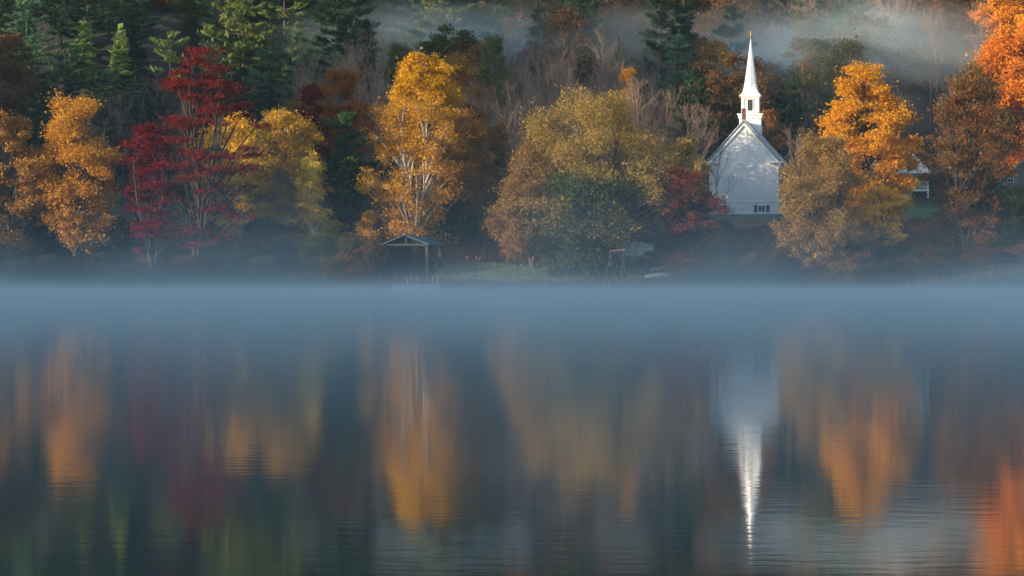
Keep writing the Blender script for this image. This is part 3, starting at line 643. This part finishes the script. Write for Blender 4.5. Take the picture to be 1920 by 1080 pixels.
def forest():
    rs = np.random.RandomState(77)
    off = (0, -200, -60)
    protos = {}
    specs = [
        ('pine', [lambda: conifer(101, 19, 9.5, t0=.1, dens=1.0, blade=.65), lambda: conifer(102, 21, 8.5, t0=.15, dens=1.0, blade=.65), lambda: conifer(103, 17, 10, t0=.08, dens=1.0, blade=.65)], 'pine', BARKD, 'pine_tree', 'tree'),
        ('spruce', [lambda: conifer(111, 17, 5.5, kind='spruce', dens=.9, t0=.06)], 'pine', BARKD, 'spruce_tree', 'tree'),
        ('bare', [lambda: bare_tree(121, 16, 8), lambda: bare_tree(122, 17, 6, stems=2), lambda: bare_tree(123, 15, 8, stems=3), lambda: bare_tree(124, 17, 5.5, stems=1)], None, TWIG, 'bare_tree', 'tree'),
        ('leafy', [lambda: decid(131, 16, 10, t0=.2, ncl=70, nleaf=9000, size=.34, clr=.11), lambda: decid(132, 17, 9, t0=.2, prof='oval', ncl=70, nleaf=9000, size=.34, clr=.11), lambda: decid(133, 15, 11, t0=.2, prof='egg', ncl=80, nleaf=9000, size=.34, clr=.1, flat=.5)], 'brown', BARKD, 'broadleaf_tree', 'tree'),
    ]
    for k, gens, lm, bm, nm, cat in specs:
        protos[k] = (nm, [[g, None, lm, bm, cat] for g in gens])
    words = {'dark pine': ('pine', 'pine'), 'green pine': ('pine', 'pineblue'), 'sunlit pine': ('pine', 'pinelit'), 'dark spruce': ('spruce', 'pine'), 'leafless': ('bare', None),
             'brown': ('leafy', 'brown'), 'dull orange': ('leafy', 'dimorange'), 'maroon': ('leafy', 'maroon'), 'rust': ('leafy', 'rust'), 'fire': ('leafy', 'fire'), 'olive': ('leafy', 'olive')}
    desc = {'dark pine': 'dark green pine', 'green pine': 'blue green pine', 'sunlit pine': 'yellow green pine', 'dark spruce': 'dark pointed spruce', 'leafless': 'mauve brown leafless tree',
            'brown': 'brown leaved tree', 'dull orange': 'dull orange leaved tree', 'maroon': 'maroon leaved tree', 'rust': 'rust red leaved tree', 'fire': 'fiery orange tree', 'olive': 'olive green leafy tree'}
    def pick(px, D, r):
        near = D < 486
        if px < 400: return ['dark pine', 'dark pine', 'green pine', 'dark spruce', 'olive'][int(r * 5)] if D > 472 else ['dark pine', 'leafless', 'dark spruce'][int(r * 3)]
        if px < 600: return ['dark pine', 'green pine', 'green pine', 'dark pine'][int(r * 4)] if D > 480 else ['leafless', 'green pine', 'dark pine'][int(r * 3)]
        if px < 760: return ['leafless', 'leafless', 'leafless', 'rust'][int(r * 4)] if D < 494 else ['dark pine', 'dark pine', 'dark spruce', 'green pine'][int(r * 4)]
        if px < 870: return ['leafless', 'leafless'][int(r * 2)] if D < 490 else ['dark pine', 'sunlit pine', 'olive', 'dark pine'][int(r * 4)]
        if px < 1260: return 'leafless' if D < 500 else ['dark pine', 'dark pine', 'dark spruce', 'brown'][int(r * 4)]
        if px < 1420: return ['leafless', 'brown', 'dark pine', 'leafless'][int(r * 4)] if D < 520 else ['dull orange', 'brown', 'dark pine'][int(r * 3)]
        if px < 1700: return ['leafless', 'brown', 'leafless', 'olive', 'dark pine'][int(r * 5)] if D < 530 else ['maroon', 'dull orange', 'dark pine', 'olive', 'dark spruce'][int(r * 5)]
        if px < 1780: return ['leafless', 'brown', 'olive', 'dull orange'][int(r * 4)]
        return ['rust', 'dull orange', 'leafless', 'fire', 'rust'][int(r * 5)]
    items = []
    for D in np.arange(468, 590, 8.6):
        half = 70 * D / 500 + 6
        xs = np.arange(-half, half, 6.4 if D < 505 else 7.4)
        for x in xs:
            xx = x + rs.normal() * 1.7 + (3 if int(D) % 2 else 0); dd = D + rs.normal() * 2.4
            px = 960 + xx / dd * FPX
            if dd < 478 and (1290 < px < 1790 or px > 1850): continue     # the churchyard, the house and the barn
            if dd < 486 and 1640 < px < 1800: continue
            if px < -15 and dd < 535: continue                               # open ground beyond the frame lets the low sun in
            items.append((px, xx, dd, rs.rand(), rs.rand(), rs.rand()))
    for D in (470, 476, 482, 488, 494):
        for x in np.arange(X(600, D), X(1330, D), 4.6):
            dd = D + rs.normal() * 2; xx = x + rs.normal() * 1.4
            items.append((960 + xx / dd * FPX, xx, dd, .01, rs.rand(), rs.rand() * .7, 'leafless' if rs.rand() < .86 or 930 < 960 + xx / dd * FPX < 1300 else ['rust', 'dull orange'][rs.randint(2)]))
    for D in (478, 486, 496, 506, 516):
        for x in np.arange(X(1400, D), X(1860, D), 6.5):
            dd = D + rs.normal() * 2; xx = x + rs.normal() * 1.6; px = 960 + xx / dd * FPX
            if dd < 486 and 1600 < px: continue
            items.append((px, xx, dd, .01, rs.rand(), rs.rand() * .6, ['leafless', 'brown', 'dark pine', 'leafless'][rs.randint(4)]))
    made = []
    for px, x, D, r1, r2, r3, *force in items:
        kd = force[0] if force else pick(px, D, r1); k, lm = words[kd]
        nm, ps = protos[k]; p = ps[int(r2 * len(ps))]
        hz = (.72 + .5 * r3) * (.74 if px < 620 and D < 545 else 1.0)
        z0 = gz(x, D) - .3; Hn = {'pine': 19, 'spruce': 17, 'bare': 16.5, 'leafy': 16}[k] * hz
        for hp, ht, hd, hw_ in HERO:                       # nothing tall right in front of a tree that stands out
            if hd > 460 and hd - 34 < D < hd + 3 and abs(px - hp) < hw_ * .5 + 8: Hn = min(Hn, Z(max(ht, 0) + 62, D) - z0)
        if Hn < 2.5: continue
        hz = Hn / {'pine': 19, 'spruce': 17, 'bare': 16.5, 'leafy': 16}[k]
        row = 'low on the slope' if D < 487 else 'halfway up the slope' if D < 512 else 'high on the slope' if D < 545 else 'highest on the slope'
        lab = f'{desc[kd]} {row} {where_words(px)}'
        grp = f'{desc[kd]}s on the hillside'
        loc = (x, D, gz(x, D) - .3); rz = r3 * 50 % 6.28
        if p[1] is None:
            t, l = p[0]().meshes(nm + k)
            o = empty(nm, loc, rz); tag(o, lab, 'tree', grp)
            link_mesh('trunk', t, p[3], o)
            if l: link_mesh('crown', l, LM[p[2]], o)
            o.scale = (hz ** .5, hz ** .5, hz)
            if l and lm != p[2]:
                o.children[1].material_slots[0].link = 'OBJECT'; o.children[1].material_slots[0].material = LM[lm]
            p[1] = o; made.append((lab, px, o))
        else:
            made.append((lab, px, copy_plant(p[1], loc, rz, (hz ** .5 * (.9 + .25 * r1), hz), lab, 'tree', grp, LM[lm] if lm else None)))
    number(made)
forest()

# ------------------------------------------------------------------ thicket along the shore
def thicket():
    rs = np.random.RandomState(9)
    gens = [lambda: decid(201, 4.6, 5.5, t0=.02, ncl=45, nleaf=5200, size=.2, clr=.13, stems=4, lean=.2, trunk_r=.06),
            lambda: decid(202, 4.2, 6.2, t0=.02, prof='dome', ncl=45, nleaf=5200, size=.2, clr=.13, stems=4, lean=.2, trunk_r=.06),
            lambda: decid(203, 4.8, 4.6, t0=.02, prof='oval', ncl=40, nleaf=4600, size=.2, clr=.14, stems=4, lean=.2, trunk_r=.06, shell=.3)]
    ps = [None] * 3
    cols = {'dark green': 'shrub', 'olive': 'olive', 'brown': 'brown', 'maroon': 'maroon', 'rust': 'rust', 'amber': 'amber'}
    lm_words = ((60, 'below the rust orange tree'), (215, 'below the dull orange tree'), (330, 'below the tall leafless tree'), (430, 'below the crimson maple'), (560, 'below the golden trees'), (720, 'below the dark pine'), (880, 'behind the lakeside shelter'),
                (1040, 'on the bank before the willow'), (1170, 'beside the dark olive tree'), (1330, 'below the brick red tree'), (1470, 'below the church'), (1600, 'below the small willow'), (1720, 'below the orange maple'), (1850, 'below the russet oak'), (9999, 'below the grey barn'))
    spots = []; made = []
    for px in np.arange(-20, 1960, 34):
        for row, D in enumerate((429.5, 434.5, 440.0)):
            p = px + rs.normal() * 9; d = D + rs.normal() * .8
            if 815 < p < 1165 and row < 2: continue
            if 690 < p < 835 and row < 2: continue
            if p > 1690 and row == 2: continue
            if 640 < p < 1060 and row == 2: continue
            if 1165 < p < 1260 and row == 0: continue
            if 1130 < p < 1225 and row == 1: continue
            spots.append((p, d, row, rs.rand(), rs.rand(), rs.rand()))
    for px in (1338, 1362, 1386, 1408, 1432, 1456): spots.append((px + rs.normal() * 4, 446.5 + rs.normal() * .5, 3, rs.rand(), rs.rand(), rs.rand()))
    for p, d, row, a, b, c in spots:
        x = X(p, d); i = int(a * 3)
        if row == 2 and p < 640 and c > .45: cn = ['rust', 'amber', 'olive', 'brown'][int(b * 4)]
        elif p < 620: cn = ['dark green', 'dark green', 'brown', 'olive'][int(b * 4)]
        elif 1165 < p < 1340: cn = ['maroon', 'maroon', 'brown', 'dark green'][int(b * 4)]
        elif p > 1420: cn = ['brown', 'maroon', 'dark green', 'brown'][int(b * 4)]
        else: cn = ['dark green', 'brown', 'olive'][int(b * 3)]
        top = {0: 480, 1: 456, 2: 434, 3: 407}[row] - 10 + 24 * c
        if p > 1330 and row == 2: top = 408 + 16 * c
        if p < 640 and row == 2: top = 392 + 44 * b
        if p > 1690: top += 8
        if 560 < p < 700 and row < 2: top = 432 + 18 * c
        H = Z(top, d) - gz(x, d)
        if H < 1.2: continue
        rw = ('at the waterline', 'on the bank', 'atop the bank', 'against the church foot')[row]
        w = next(t for lim, t in lm_words if p < lim)
        lab = f'{cn} shrub {rw} {w}'; grp = f'{cn} shrubs along the shore'
        base_h = (4.6, 4.2, 4.8)[i]; sz = H / base_h; loc = (x, d, gz(x, d) - .15)
        if ps[i] is None:
            t, l = gens[i]().meshes('shrub'); o = empty('shrub', loc, c * 6); tag(o, lab, 'shrub', grp)
            link_mesh('stem', t, BARKD, o); f = link_mesh('foliage', l, LM['shrub'], o); o.scale = (min(1.15, sz ** .4), min(1.15, sz ** .4), sz)
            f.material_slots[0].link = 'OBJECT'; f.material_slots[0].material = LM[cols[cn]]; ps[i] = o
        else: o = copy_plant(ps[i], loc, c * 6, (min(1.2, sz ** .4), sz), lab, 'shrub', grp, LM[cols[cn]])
        made.append((lab, p, o))
    number(made)
thicket()

# ------------------------------------------------------------------ ground cover
def blades(name, n, xr, yr, h, mat, seed, w=.06, keep=None):
    rs = np.random.RandomState(seed); x = rs.uniform(*xr, n); y = rs.uniform(*yr, n)
    if keep is not None: k = keep(x, y, rs); x, y = x[k], y[k]
    n = len(x); z = ground_z(x, y)
    hh = h * np.exp(rs.normal(size=n) * .35); a = rs.rand(n) * 6.28; l = rs.rand(n) * .7
    base = np.stack([x, y, z - .05], -1); ca = np.stack([np.cos(a), np.sin(a), 0 * a], -1); sd = np.stack([-np.sin(a), np.cos(a), 0 * a], -1) * w * (1 + rs.rand(n))[:, None]
    mid = base + ca * (l * hh * .25)[:, None] + UP * (hh * .6)[:, None]; tip = base + ca * (l * hh * .8)[:, None] + UP * hh[:, None]
    V = np.stack([base - sd, base + sd, mid + sd, mid - sd, tip], 1).reshape(-1, 3)
    i = np.arange(n) * 5
    F = np.concatenate([np.stack([i, i + 1, i + 2, i + 3], 1), np.stack([i + 3, i + 2, i + 4, i + 4], 1)])
    me = bpy.data.meshes.new(name); Vl = V
    me.vertices.add(len(Vl)); me.vertices.foreach_set('co', Vl.astype(np.float32).ravel())
    f1 = F[:n]; f2 = F[n:, :3]
    me.loops.add(n * 7); me.loops.foreach_set('vertex_index', np.concatenate([f1.ravel(), f2.ravel()]).astype(np.int32))
    me.polygons.add(2 * n)
    me.polygons.foreach_set('loop_start', np.concatenate([np.arange(n) * 4, n * 4 + np.arange(n) * 3]).astype(np.int32))
    me.polygons.foreach_set('loop_total', np.concatenate([np.full(n, 4), np.full(n, 3)]).astype(np.int32))
    me.update(calc_edges=True)
    tag(link_mesh(name, me, mat), kind='stuff')
blades('ferns', 26000, (-26, 10), (437, 447), .75, FERN, 5, .07, lambda x, y, r: (np.sin(x * .9) + np.sin(x * .37 + y * .8) + r.normal(size=len(x)) * .6) > -.6)
blades('ferns', 26000, (38, 66), (436.5, 446), .7, FERN, 6, .07, lambda x, y, r: (np.sin(x * .8) + np.sin(x * .31 + y * .7) + r.normal(size=len(x)) * .6) > -.5)
blades('reeds', 16000, (-70, 70), (426, 429.5), .6, REED, 7, .035, lambda x, y, r: (np.sin(x * .5) + r.normal(size=len(x)) * .8) > .1)
blades('grass', 14000, (-9, 15), (430.5, 437), .16, leaf_mat('short_grass', [(.12, .14, .06), (.24, .25, .12), (.17, .20, .09)], .3, .3), 8, .03)

# ------------------------------------------------------------------ church
def church():
    D0 = 450.0; x0 = X(1395, D0); z0 = Z(400, D0)
    yaw = math.radians(-7.4)
    R = empty('church', (x0, D0, z0), yaw)
    tag(R, 'small white clapboard church with a tall tapering steeple', 'church')
    hw, ez, az_, Ln = 4.1, 6.35, 10.95, 14.0
    sl = (az_ - ez) / hw
    MB().prism([(-hw, -1.2 + 1.1), (hw, -.1), (hw, ez), (0, az_), (-hw, ez)], 0, Ln).build('wall', WHITE, R)
    MB().box(-hw + .12, hw - .12, .12, Ln - .1, -1.9, -.1).build('foundation', STONE, R)
    ov, th = .5, .16
    rf = MB()
    for s in (-1, 1):
        xe = s * (hw + ov); zt = az_ + th + .02; zo = az_ + th + .02 - sl * (hw + ov)
        pr = [(0, zt + .05), (xe, zo + .05), (xe, zo - .11), (0, zt - .16)]
        if s == 1: pr = pr[::-1]
        rf.prism(pr, -.38, Ln + .38)
    roof = rf.build('roof', SHING, R)
    MB().box(-.36, .08, 1.6, 2.1, az_ - .6, az_ + 1.5).box(-.4, .12, 1.56, 2.14, az_ + 1.4, az_ + 1.56).build('chimney', BRICK, roof)
    # raking boards under the roof edge, cornice returns, water table, corner boards
    tr = MB()
    for s in (-1, 1):
        xe = s * (hw + .3); zo = az_ - sl * (hw + .3)
        pr = [(0, az_ - .14), (xe, zo - .14), (xe, zo - .5), (0, az_ - .52)]
        if s == 1: pr = pr[::-1]
        tr.prism(pr, -.24, -.02)
        tr.box(s * hw - .12 if s > 0 else -hw - .38, s * hw + .38 if s > 0 else -hw + .12, -.02, Ln, ez - .42, ez - .2)
        a, b = (hw - 1.1, hw + .42) if s > 0 else (-hw - .42, -hw + 1.1)
        tr.box(a, b, -.34, -.021, ez - .42, ez - .2)
        a, b = (hw - .22, hw + .035) if s > 0 else (-hw - .035, -hw + .22)
        tr.box(a, b, -.035, .2, .9, ez - .43)
    tr.box(-hw - .05, hw + .05, -.06, -.003, 1.32, 1.42)
    tr.box(-hw - .05, hw + .05, -.06, -.003, -.1, .05)
    tr.build('trim', WHITET, R)
    for cx in (-3.05, 2.1):                                   # basement windows with shutters
        w = MB().box(cx - .45, cx + .45, -.05, -.004, .12, .95).box(cx - .52, cx + .52, -.08, -.051, .06, .13).box(cx - .52, cx + .52, -.08, -.051, .94, 1.02).build('window_frame', WHITET, R)
        MB().box(cx - .36, cx - .03, -.075, -.053, .2, .87).box(cx + .03, cx + .36, -.075, -.053, .2, .87).build('pane', GLASS, w)
        for s in (-1, 1): MB().box(cx + s * .72 - .2, cx + s * .72 + .2, -.07, -.004, .1, .98).build('shutter', SHUT, R)
    for cy in (3.0, 7.0, 11.0):                               # tall windows in the side wall
        for s in (1, -1):
            f = MB().box(min(s * (hw + .003), s * (hw + .07)), max(s * (hw + .003), s * (hw + .07)), cy - .6, cy + .6, 2.1, 4.9).build('window_frame', WHITET, R)
            p = MB()
            for a in (-.5, .03):
                for zz in (2.25, 3.58): p.box(min(s * (hw + .072), s * (hw + .085)), max(s * (hw + .072), s * (hw + .085)), cy + a, cy + a + .47, zz, zz + 1.25)
            p.build('pane', GLASS, f)
            for q in (-1, 1): MB().box(min(s * (hw + .003), s * (hw + .06)), max(s * (hw + .003), s * (hw + .06)), cy + q * .92 - .3, cy + q * .92 + .3, 2.1, 4.9).build('shutter', SHUT, R)
    # steeple: square tower, belfry, flared eight sided spire, vane
    ty = 12.0
    def sq(w, z0_, z1_, mb): mb.box(-w / 2, w / 2, ty - w / 2, ty + w / 2, z0_, z1_)
    T = MB(); sq(2.62, 6.0, 12.1, T); tower = T.build('tower', WHITET, R)
    T = MB(); sq(2.86, 11.72, 12.08, T); sq(3.12, 12.1, 12.3, T); T.build('cornice', WHITET, tower)
    b = MB(); w2 = 2.14; z0b, z1b = 12.3, 14.42
    sq(w2 - .16, z0b, z1b, b)
    for sx in (-1, 1):
        for sy in (-1, 1):
            cx, cy = sx * (w2 / 2 - .14), ty + sy * (w2 / 2 - .14); b.box(cx - .15, cx + .15, cy - .15, cy + .15, z0b, z1b - .003)
    sq(w2 + .06, z1b - .3, z1b - .1, b); sq(w2 + .02, z0b, z0b + .2, b)
    bel = b.build('belfry', WHITET, R)
    for k in range(4):
        lo = MB().box(-.30, .30, -(w2 / 2) + .02, -(w2 / 2) + .075, 12.66, 14.0)
        o = lo.build('louvre', DARKW, bel); o.location = (0, ty, 0); o.rotation_euler = (0, 0, k * math.pi / 2)
        fr = MB(); y_ = -(w2 / 2) - .0
        fr.box(-.42, -.31, y_, y_ + .076, 12.55, 14.1).box(.31, .42, y_, y_ + .076, 12.55, 14.1).box(-.31, .31, y_, y_ + .076, 14.0, 14.1).box(-.31, .31, y_, y_ + .076, 12.55, 12.66)
        o = fr.build('louvre_frame', WHITET, bel); o.location = (0, ty, 0); o.rotation_euler = (0, 0, k * math.pi / 2)
    c = MB(); sq(2.62, 14.42, 14.56, c); sq(2.44, 14.3, 14.415, c); c.build('cornice', WHITET, bel)
    # spire rings: square at the foot turning into an octagon
    prof = [(14.56, 1.22, 1.0), (14.75, 1.12, .85), (15.05, .99, .5), (15.45, .87, .2), (16.1, .74, .0), (17.1, .60, 0), (18.3, .44, 0), (19.6, .27, 0), (20.7, .125, 0), (21.5, .03, 0)]
    rings = []
    for z, r, q in prof:
        ring = []
        for i in range(8):
            a = math.pi / 4 * i
            ox, oy = math.cos(a), math.sin(a)                       # octagon with a ridge facing each side
            m = max(abs(ox), abs(oy)); sx_, sy_ = ox / m, oy / m    # the same direction on the square
            ring.append((r * (ox * (1 - q) + sx_ * q), ty + r * (oy * (1 - q) + sy_ * q), z))
        rings.append(ring)
    MB().rings(rings).build('spire', SPIREM, R)
    v = MB().cyl((0, ty, 21.4), (0, ty, 22.5), .03, .02, 8)
    for z, r in ((21.55, .1), (22.45, .06)):
        v.rings([[(r * math.cos(t) * math.cos(e), ty + r * math.sin(t) * math.cos(e), z + r * math.sin(e)) for t in [k * math.pi / 4 for k in range(8)]] for e in (-1.4, -.7, 0, .7, 1.4)])
    v.bar((-.26, ty, 21.86), (.26, ty, 21.86), .03); v.bar((0, ty - .26, 21.86), (0, ty + .26, 21.86), .03)
    for s in (-1, 1): v.box(s * .27 - .05, s * .27 + .05, ty - .02, ty + .02, 21.8, 21.93)
    v.prism([(-.45, 22.22), (-.25, 22.16), (.1, 22.12), (.34, 22.22), (.48, 22.1), (.46, 22.34), (.34, 22.27), (.1, 22.34), (-.25, 22.3)], ty - .02, ty + .02)
    v.build('weathervane', GOLD, R)
church()

# ------------------------------------------------------------------ other buildings and things on the shore
def house():
    D = 470.0; x = X(1742, D); z = gz(X(1700, D), D)
    R = empty('house', (x, D, z), math.radians(-4)); tag(R, 'white house with a pale roof and railed porch behind the orange maple', 'house')
    w, d = 8.6, 7.0
    ev = Z(322, D) - z; ap = Z(262, D) - z; dk = Z(353, D) - z
    MB().box(-w, -2.0, 1.6, d, -1.5, ev - .02).build('wall', WHITE, R)
    roof = MB(); cx, cy = -w / 2 - .3, d / 2
    v = [(-w - .4, -.4, ev), (.25, -.4, ev), (.25, d + .4, ev), (-w - .4, d + .4, ev), (cx - 1.2, cy, ap), (cx + 1.2, cy, ap)]
    roof.add(v, [(0, 1, 5, 4), (1, 2, 5), (2, 3, 4, 5), (3, 0, 4), (3, 2, 1, 0)]); roof.box(-w - .42, .27, -.42, d + .42, ev - .2, ev - .004)
    roof.build('roof', CREAM, R)
    MB().box(-w, 0, 0, 1.58, dk - .35, dk - .12).build('porch_deck', WHITET, R)
    for px_ in (-8.5, -5.7, -2.9, -.12):
        MB().box(px_ - .08, px_ + .08, .05, .21, -1.5, ev - .21).build('post', WHITET, R)
    for k in range(1): MB().box(-.2, -.04, 1.35, 1.51, -1.5, ev - .21).build('post', WHITET, R)
    r = MB().box(-8.4, -.22, .1, .16, dk + .75, dk + .83).box(-8.4, -.22, .1, .16, dk + .02, dk + .08)
    for i in range(66): r.box(-8.3 + i * .122, -8.26 + i * .122, .11, .15, dk + .08, dk + .75)
    r.build('railing', WHITET, R)
    for cx_ in (-4.3, -6.8):
        f = MB().box(cx_ - .5, cx_ + .5, 1.53, 1.597, dk + .3, ev - .7).build('window', WHITET, R)
        MB().box(cx_ - .4, cx_ + .4, 1.51, 1.528, dk + .4, ev - .8).build('pane', GLASS, f)
house()

def barn():
    D = 468.0; x = X(1935, D); z = gz(x, D)
    R = empty('barn', (x, D, z), math.radians(-6)); tag(R, 'grey weathered board barn at the edge of the photo behind the olive bush', 'barn')
    ev = Z(340, D) - z; ap = Z(290, D) - z; hw = 4.1
    MB().prism([(-hw, -1), (hw, -1), (hw, ev), (0, ap), (-hw, ev)], 0, 9).build('wall', WOODG, R)
    r = MB()
    for s in (-1, 1):
        sl = (ap - ev) / hw; xe = s * (hw + .4)
        pr = [(0, ap + .2), (xe, ap + .2 - sl * (hw + .4)), (xe, ap + .06 - sl * (hw + .4)), (0, ap + .06)]
        if s == 1: pr = pr[::-1]
        r.prism(pr, -.35, 9.35)
    r.build('roof', SHING, R)
    wz = Z(338, D) - z; wx = X(1895, D) - x
    f = MB().box(wx - .42, wx + .42, -.06, -.003, wz - .3, wz + .3).build('window', PAINTW, R)
    MB().box(wx - .32, wx - .03, -.08, -.062, wz - .2, wz + .2).box(wx + .03, wx + .32, -.08, -.062, wz - .2, wz + .2).build('pane', GLASS, f)
barn()

def shelter():
    D = 432.0; x = X(762, D); z = gz(x, D)
    R = empty('shelter', (x, D, z), math.radians(-24)); tag(R, 'open timber shelter with a shallow blue green metal roof by the shore', 'shelter')
    ev = Z(457, D) - z; ap = Z(441, D) - z; hw = 2.6; Ln = 3.6
    r = MB()
    for s in (-1, 1):
        sl = (ap - ev) / hw; xe = s * (hw + .45)
        pr = [(0, ap + .1), (xe, ap + .1 - sl * (hw + .45)), (xe, ap - sl * (hw + .45)), (0, ap)]
        if s == 1: pr = pr[::-1]
        r.prism(pr, -.45, Ln + .45)
    r.build('roof', BLUEM, R)
    f = MB()
    for y_ in (0, Ln):
        f.bar((-hw - .1, y_, ev - .12), (hw + .1, y_, ev - .12), .16, .2); f.bar((0, y_, ev - .02), (0, y_, ap - .04), .14)
        for s in (-1, 1): f.bar((s * (hw + .2), y_, ev - .10), (0, y_, ap - .1), .1, .14)
    for s in (-1, 1): f.bar((s * hw, -.1, ev - .3), (s * hw, Ln + .1, ev - .3), .12, .16)
    f.build('frame', WOODP, R)
    for s in (-1, 1):
        for y_ in (0, Ln): MB().box(s * hw - .16, s * hw + .16, y_ - .16, y_ + .16, -1.2, ev - .38).build('post', WOODP, R)
shelter()

def dock():
    D = 422.5; x = X(736, D)
    R = empty('dock', (x, D, 0), 0); tag(R, 'low whitewashed dock at the waterline below the shelter', 'dock')
    zt = Z(533, D); wd = X(824, D) - x
    m = MB()
    for i in range(17): m.box(i * wd / 17 + .01, (i + 1) * wd / 17 - .01, -.02, 1.5, zt - .06, zt)
    m.build('deck', PAINTW, R)
    MB().box(-.02, wd + .02, -.09, -.03, -.35, zt - .08).box(-.02, wd + .02, 1.51, 1.57, -.35, zt - .08).build('skirt_board', PAINTW, R)
    for px, py in ((764, 519), (771, 518), (812, 518), (821, 518)):
        a = X(px, D) - x; MB().cyl((a, .1 if px != 771 else 1.2, -1.6), (a, .1 if px != 771 else 1.2, Z(py, D)), .075, .065, 9).build('post', PAINTW, R)
    l = MB(); a = X(779, D) - x
    l.bar((a, .2, zt), (a, .2, zt + .75), .05); l.bar((a + .4, .2, zt), (a + .4, .2, zt + .75), .05)
    for k in range(3): l.bar((a, .2, zt + .2 + k * .22), (a + .4, .2, zt + .2 + k * .22), .04)
    l.build('ladder', PAINTW, R)
dock()

def stored_boat():
    D = 437.0; x = X(1152, D); zb = Z(500, D)
    R = empty('boat', (x, D, zb), math.radians(-14)); tag(R, 'pale boat under a canvas cover stored on the bank beneath the willow', 'boat')
    L_ = 4.6; rs_ = []
    for i in range(9):
        t = i / 8; xx = t * L_; hw = 1.0 * (math.sin(math.pi * (.12 + .8 * t)) ** .5); kz = .25 + .9 * (abs(t - .55) * 1.6) ** 2.2
        rs_.append([(xx, -hw, 2.15), (xx, -hw * .85, 1.2), (xx, -.1 * hw, kz), (xx, .1 * hw, kz), (xx, hw * .85, 1.2), (xx, hw, 2.15)])
    MB().rings(rs_).build('hull', PAINTW, R)
    rs_ = []
    for i in range(9):
        t = i / 8; xx = t * L_; hw = 1.04 * (math.sin(math.pi * (.12 + .8 * t)) ** .5); h = 2.25 + .55 * math.sin(math.pi * t) + .2 * t
        rs_.append([(xx, -hw, 2.16), (xx, -hw, 2.24), (xx, -hw * .4, h - .05), (xx, 0, h), (xx, hw * .4, h - .05), (xx, hw, 2.24), (xx, hw, 2.16)])
    MB().rings(rs_).build('cover', TARP, R)
    s = MB()
    for t in (.22, .6):
        a = t * L_; hw = 1.04 * (math.sin(math.pi * (.12 + .8 * t)) ** .5); h = 2.25 + .55 * math.sin(math.pi * t) + .2 * t
        for p, q in (((a, -hw - .03, 1.4), (a + .1, -hw - .03, 2.28)), ((a + .1, -hw - .03, 2.28), (a + .3, -hw * .4, h + .0)), ((a + .3, -hw * .4, h), (a + .35, 0, h + .04))): s.bar(p, q, .08, .05)
    s.build('strap', DARKR, R)
    for a in (1.0, 3.4): MB().box(a - .12, a + .12, -.8, .8, -.9, .42).build('cradle', WOODP, R)
stored_boat()

def swing_frame():
    D = 428.5; x = X(1157, D); z = gz(x, D)
    R = empty('swing_frame', (x, D, z), 0); tag(R, 'rustic wooden swing frame with splayed legs in front of the covered boat', 'swing')
    zt = Z(470, D) - z; hw = 13 * D / FPX
    MB().bar((-hw, 0, zt), (hw + .1, .1, zt + .08), .15, .13).build('crossbeam', WOODR, R)
    for a, b in (((-hw + .1, 0, zt - .05), (-hw - .75, -.9, -.2)), ((-hw + .1, 0, zt - .05), (-hw + .35, .9, -.2)), ((hw, .05, zt), (hw - .45, -.9, -.2)), ((hw, .05, zt), (hw + .25, .9, -.2))):
        MB().cyl(a, b, .06, .07, 7).build('leg', WOODP, R)
    MB().cyl((-hw + .35, .05, zt - .1), (hw - .1, .05, zt - .75), .045, .045, 7).cyl((hw + .35, .05, zt - .1), (hw - .15, .05, zt - .75), .045, .045, 7).build('brace', WOODP, R)
swing_frame()

def canoe(px, py, D, mat, label, ln=4.4, rz=-.25):
    x = X(px, D); z = gz(x + ln / 2, D)
    R = empty('canoe', (x, D, max(z, Z(py, D)) + .12), rz); R.rotation_euler = (0, -.07, rz); tag(R, label, 'canoe', )
    rs_ = []
    for i in range(13):
        t = i / 12; s = max(math.sin(math.pi * t), .0) ** .65; xx = t * ln; hw = .05 + .38 * s; zk = .30 + .16 * s
        rs_.append([(xx, -hw, -.02 + .08 * (1 - s)), (xx, -hw * .92, zk * .55), (xx, -hw * .45, zk * .95), (xx, 0, zk), (xx, hw * .45, zk * .95), (xx, hw * .92, zk * .55), (xx, hw, -.02 + .08 * (1 - s))])
    h = MB().rings(rs_).build('hull', mat, R)
    for p in h.data.polygons: p.use_smooth = True
    MB().bar((.3, -.1, .0), (ln - .3, -.1, .0), .5, .05).build('gunwale', WOODP, R)
canoe(1209, 524, 426.6, CANOE, 'pale upturned canoe lying at the water edge near the covered boat', 3.6, .6)
canoe(1219, 511, 429.0, WOODP, 'dull brown upturned canoe lying just above the pale one', 3.2, .6)
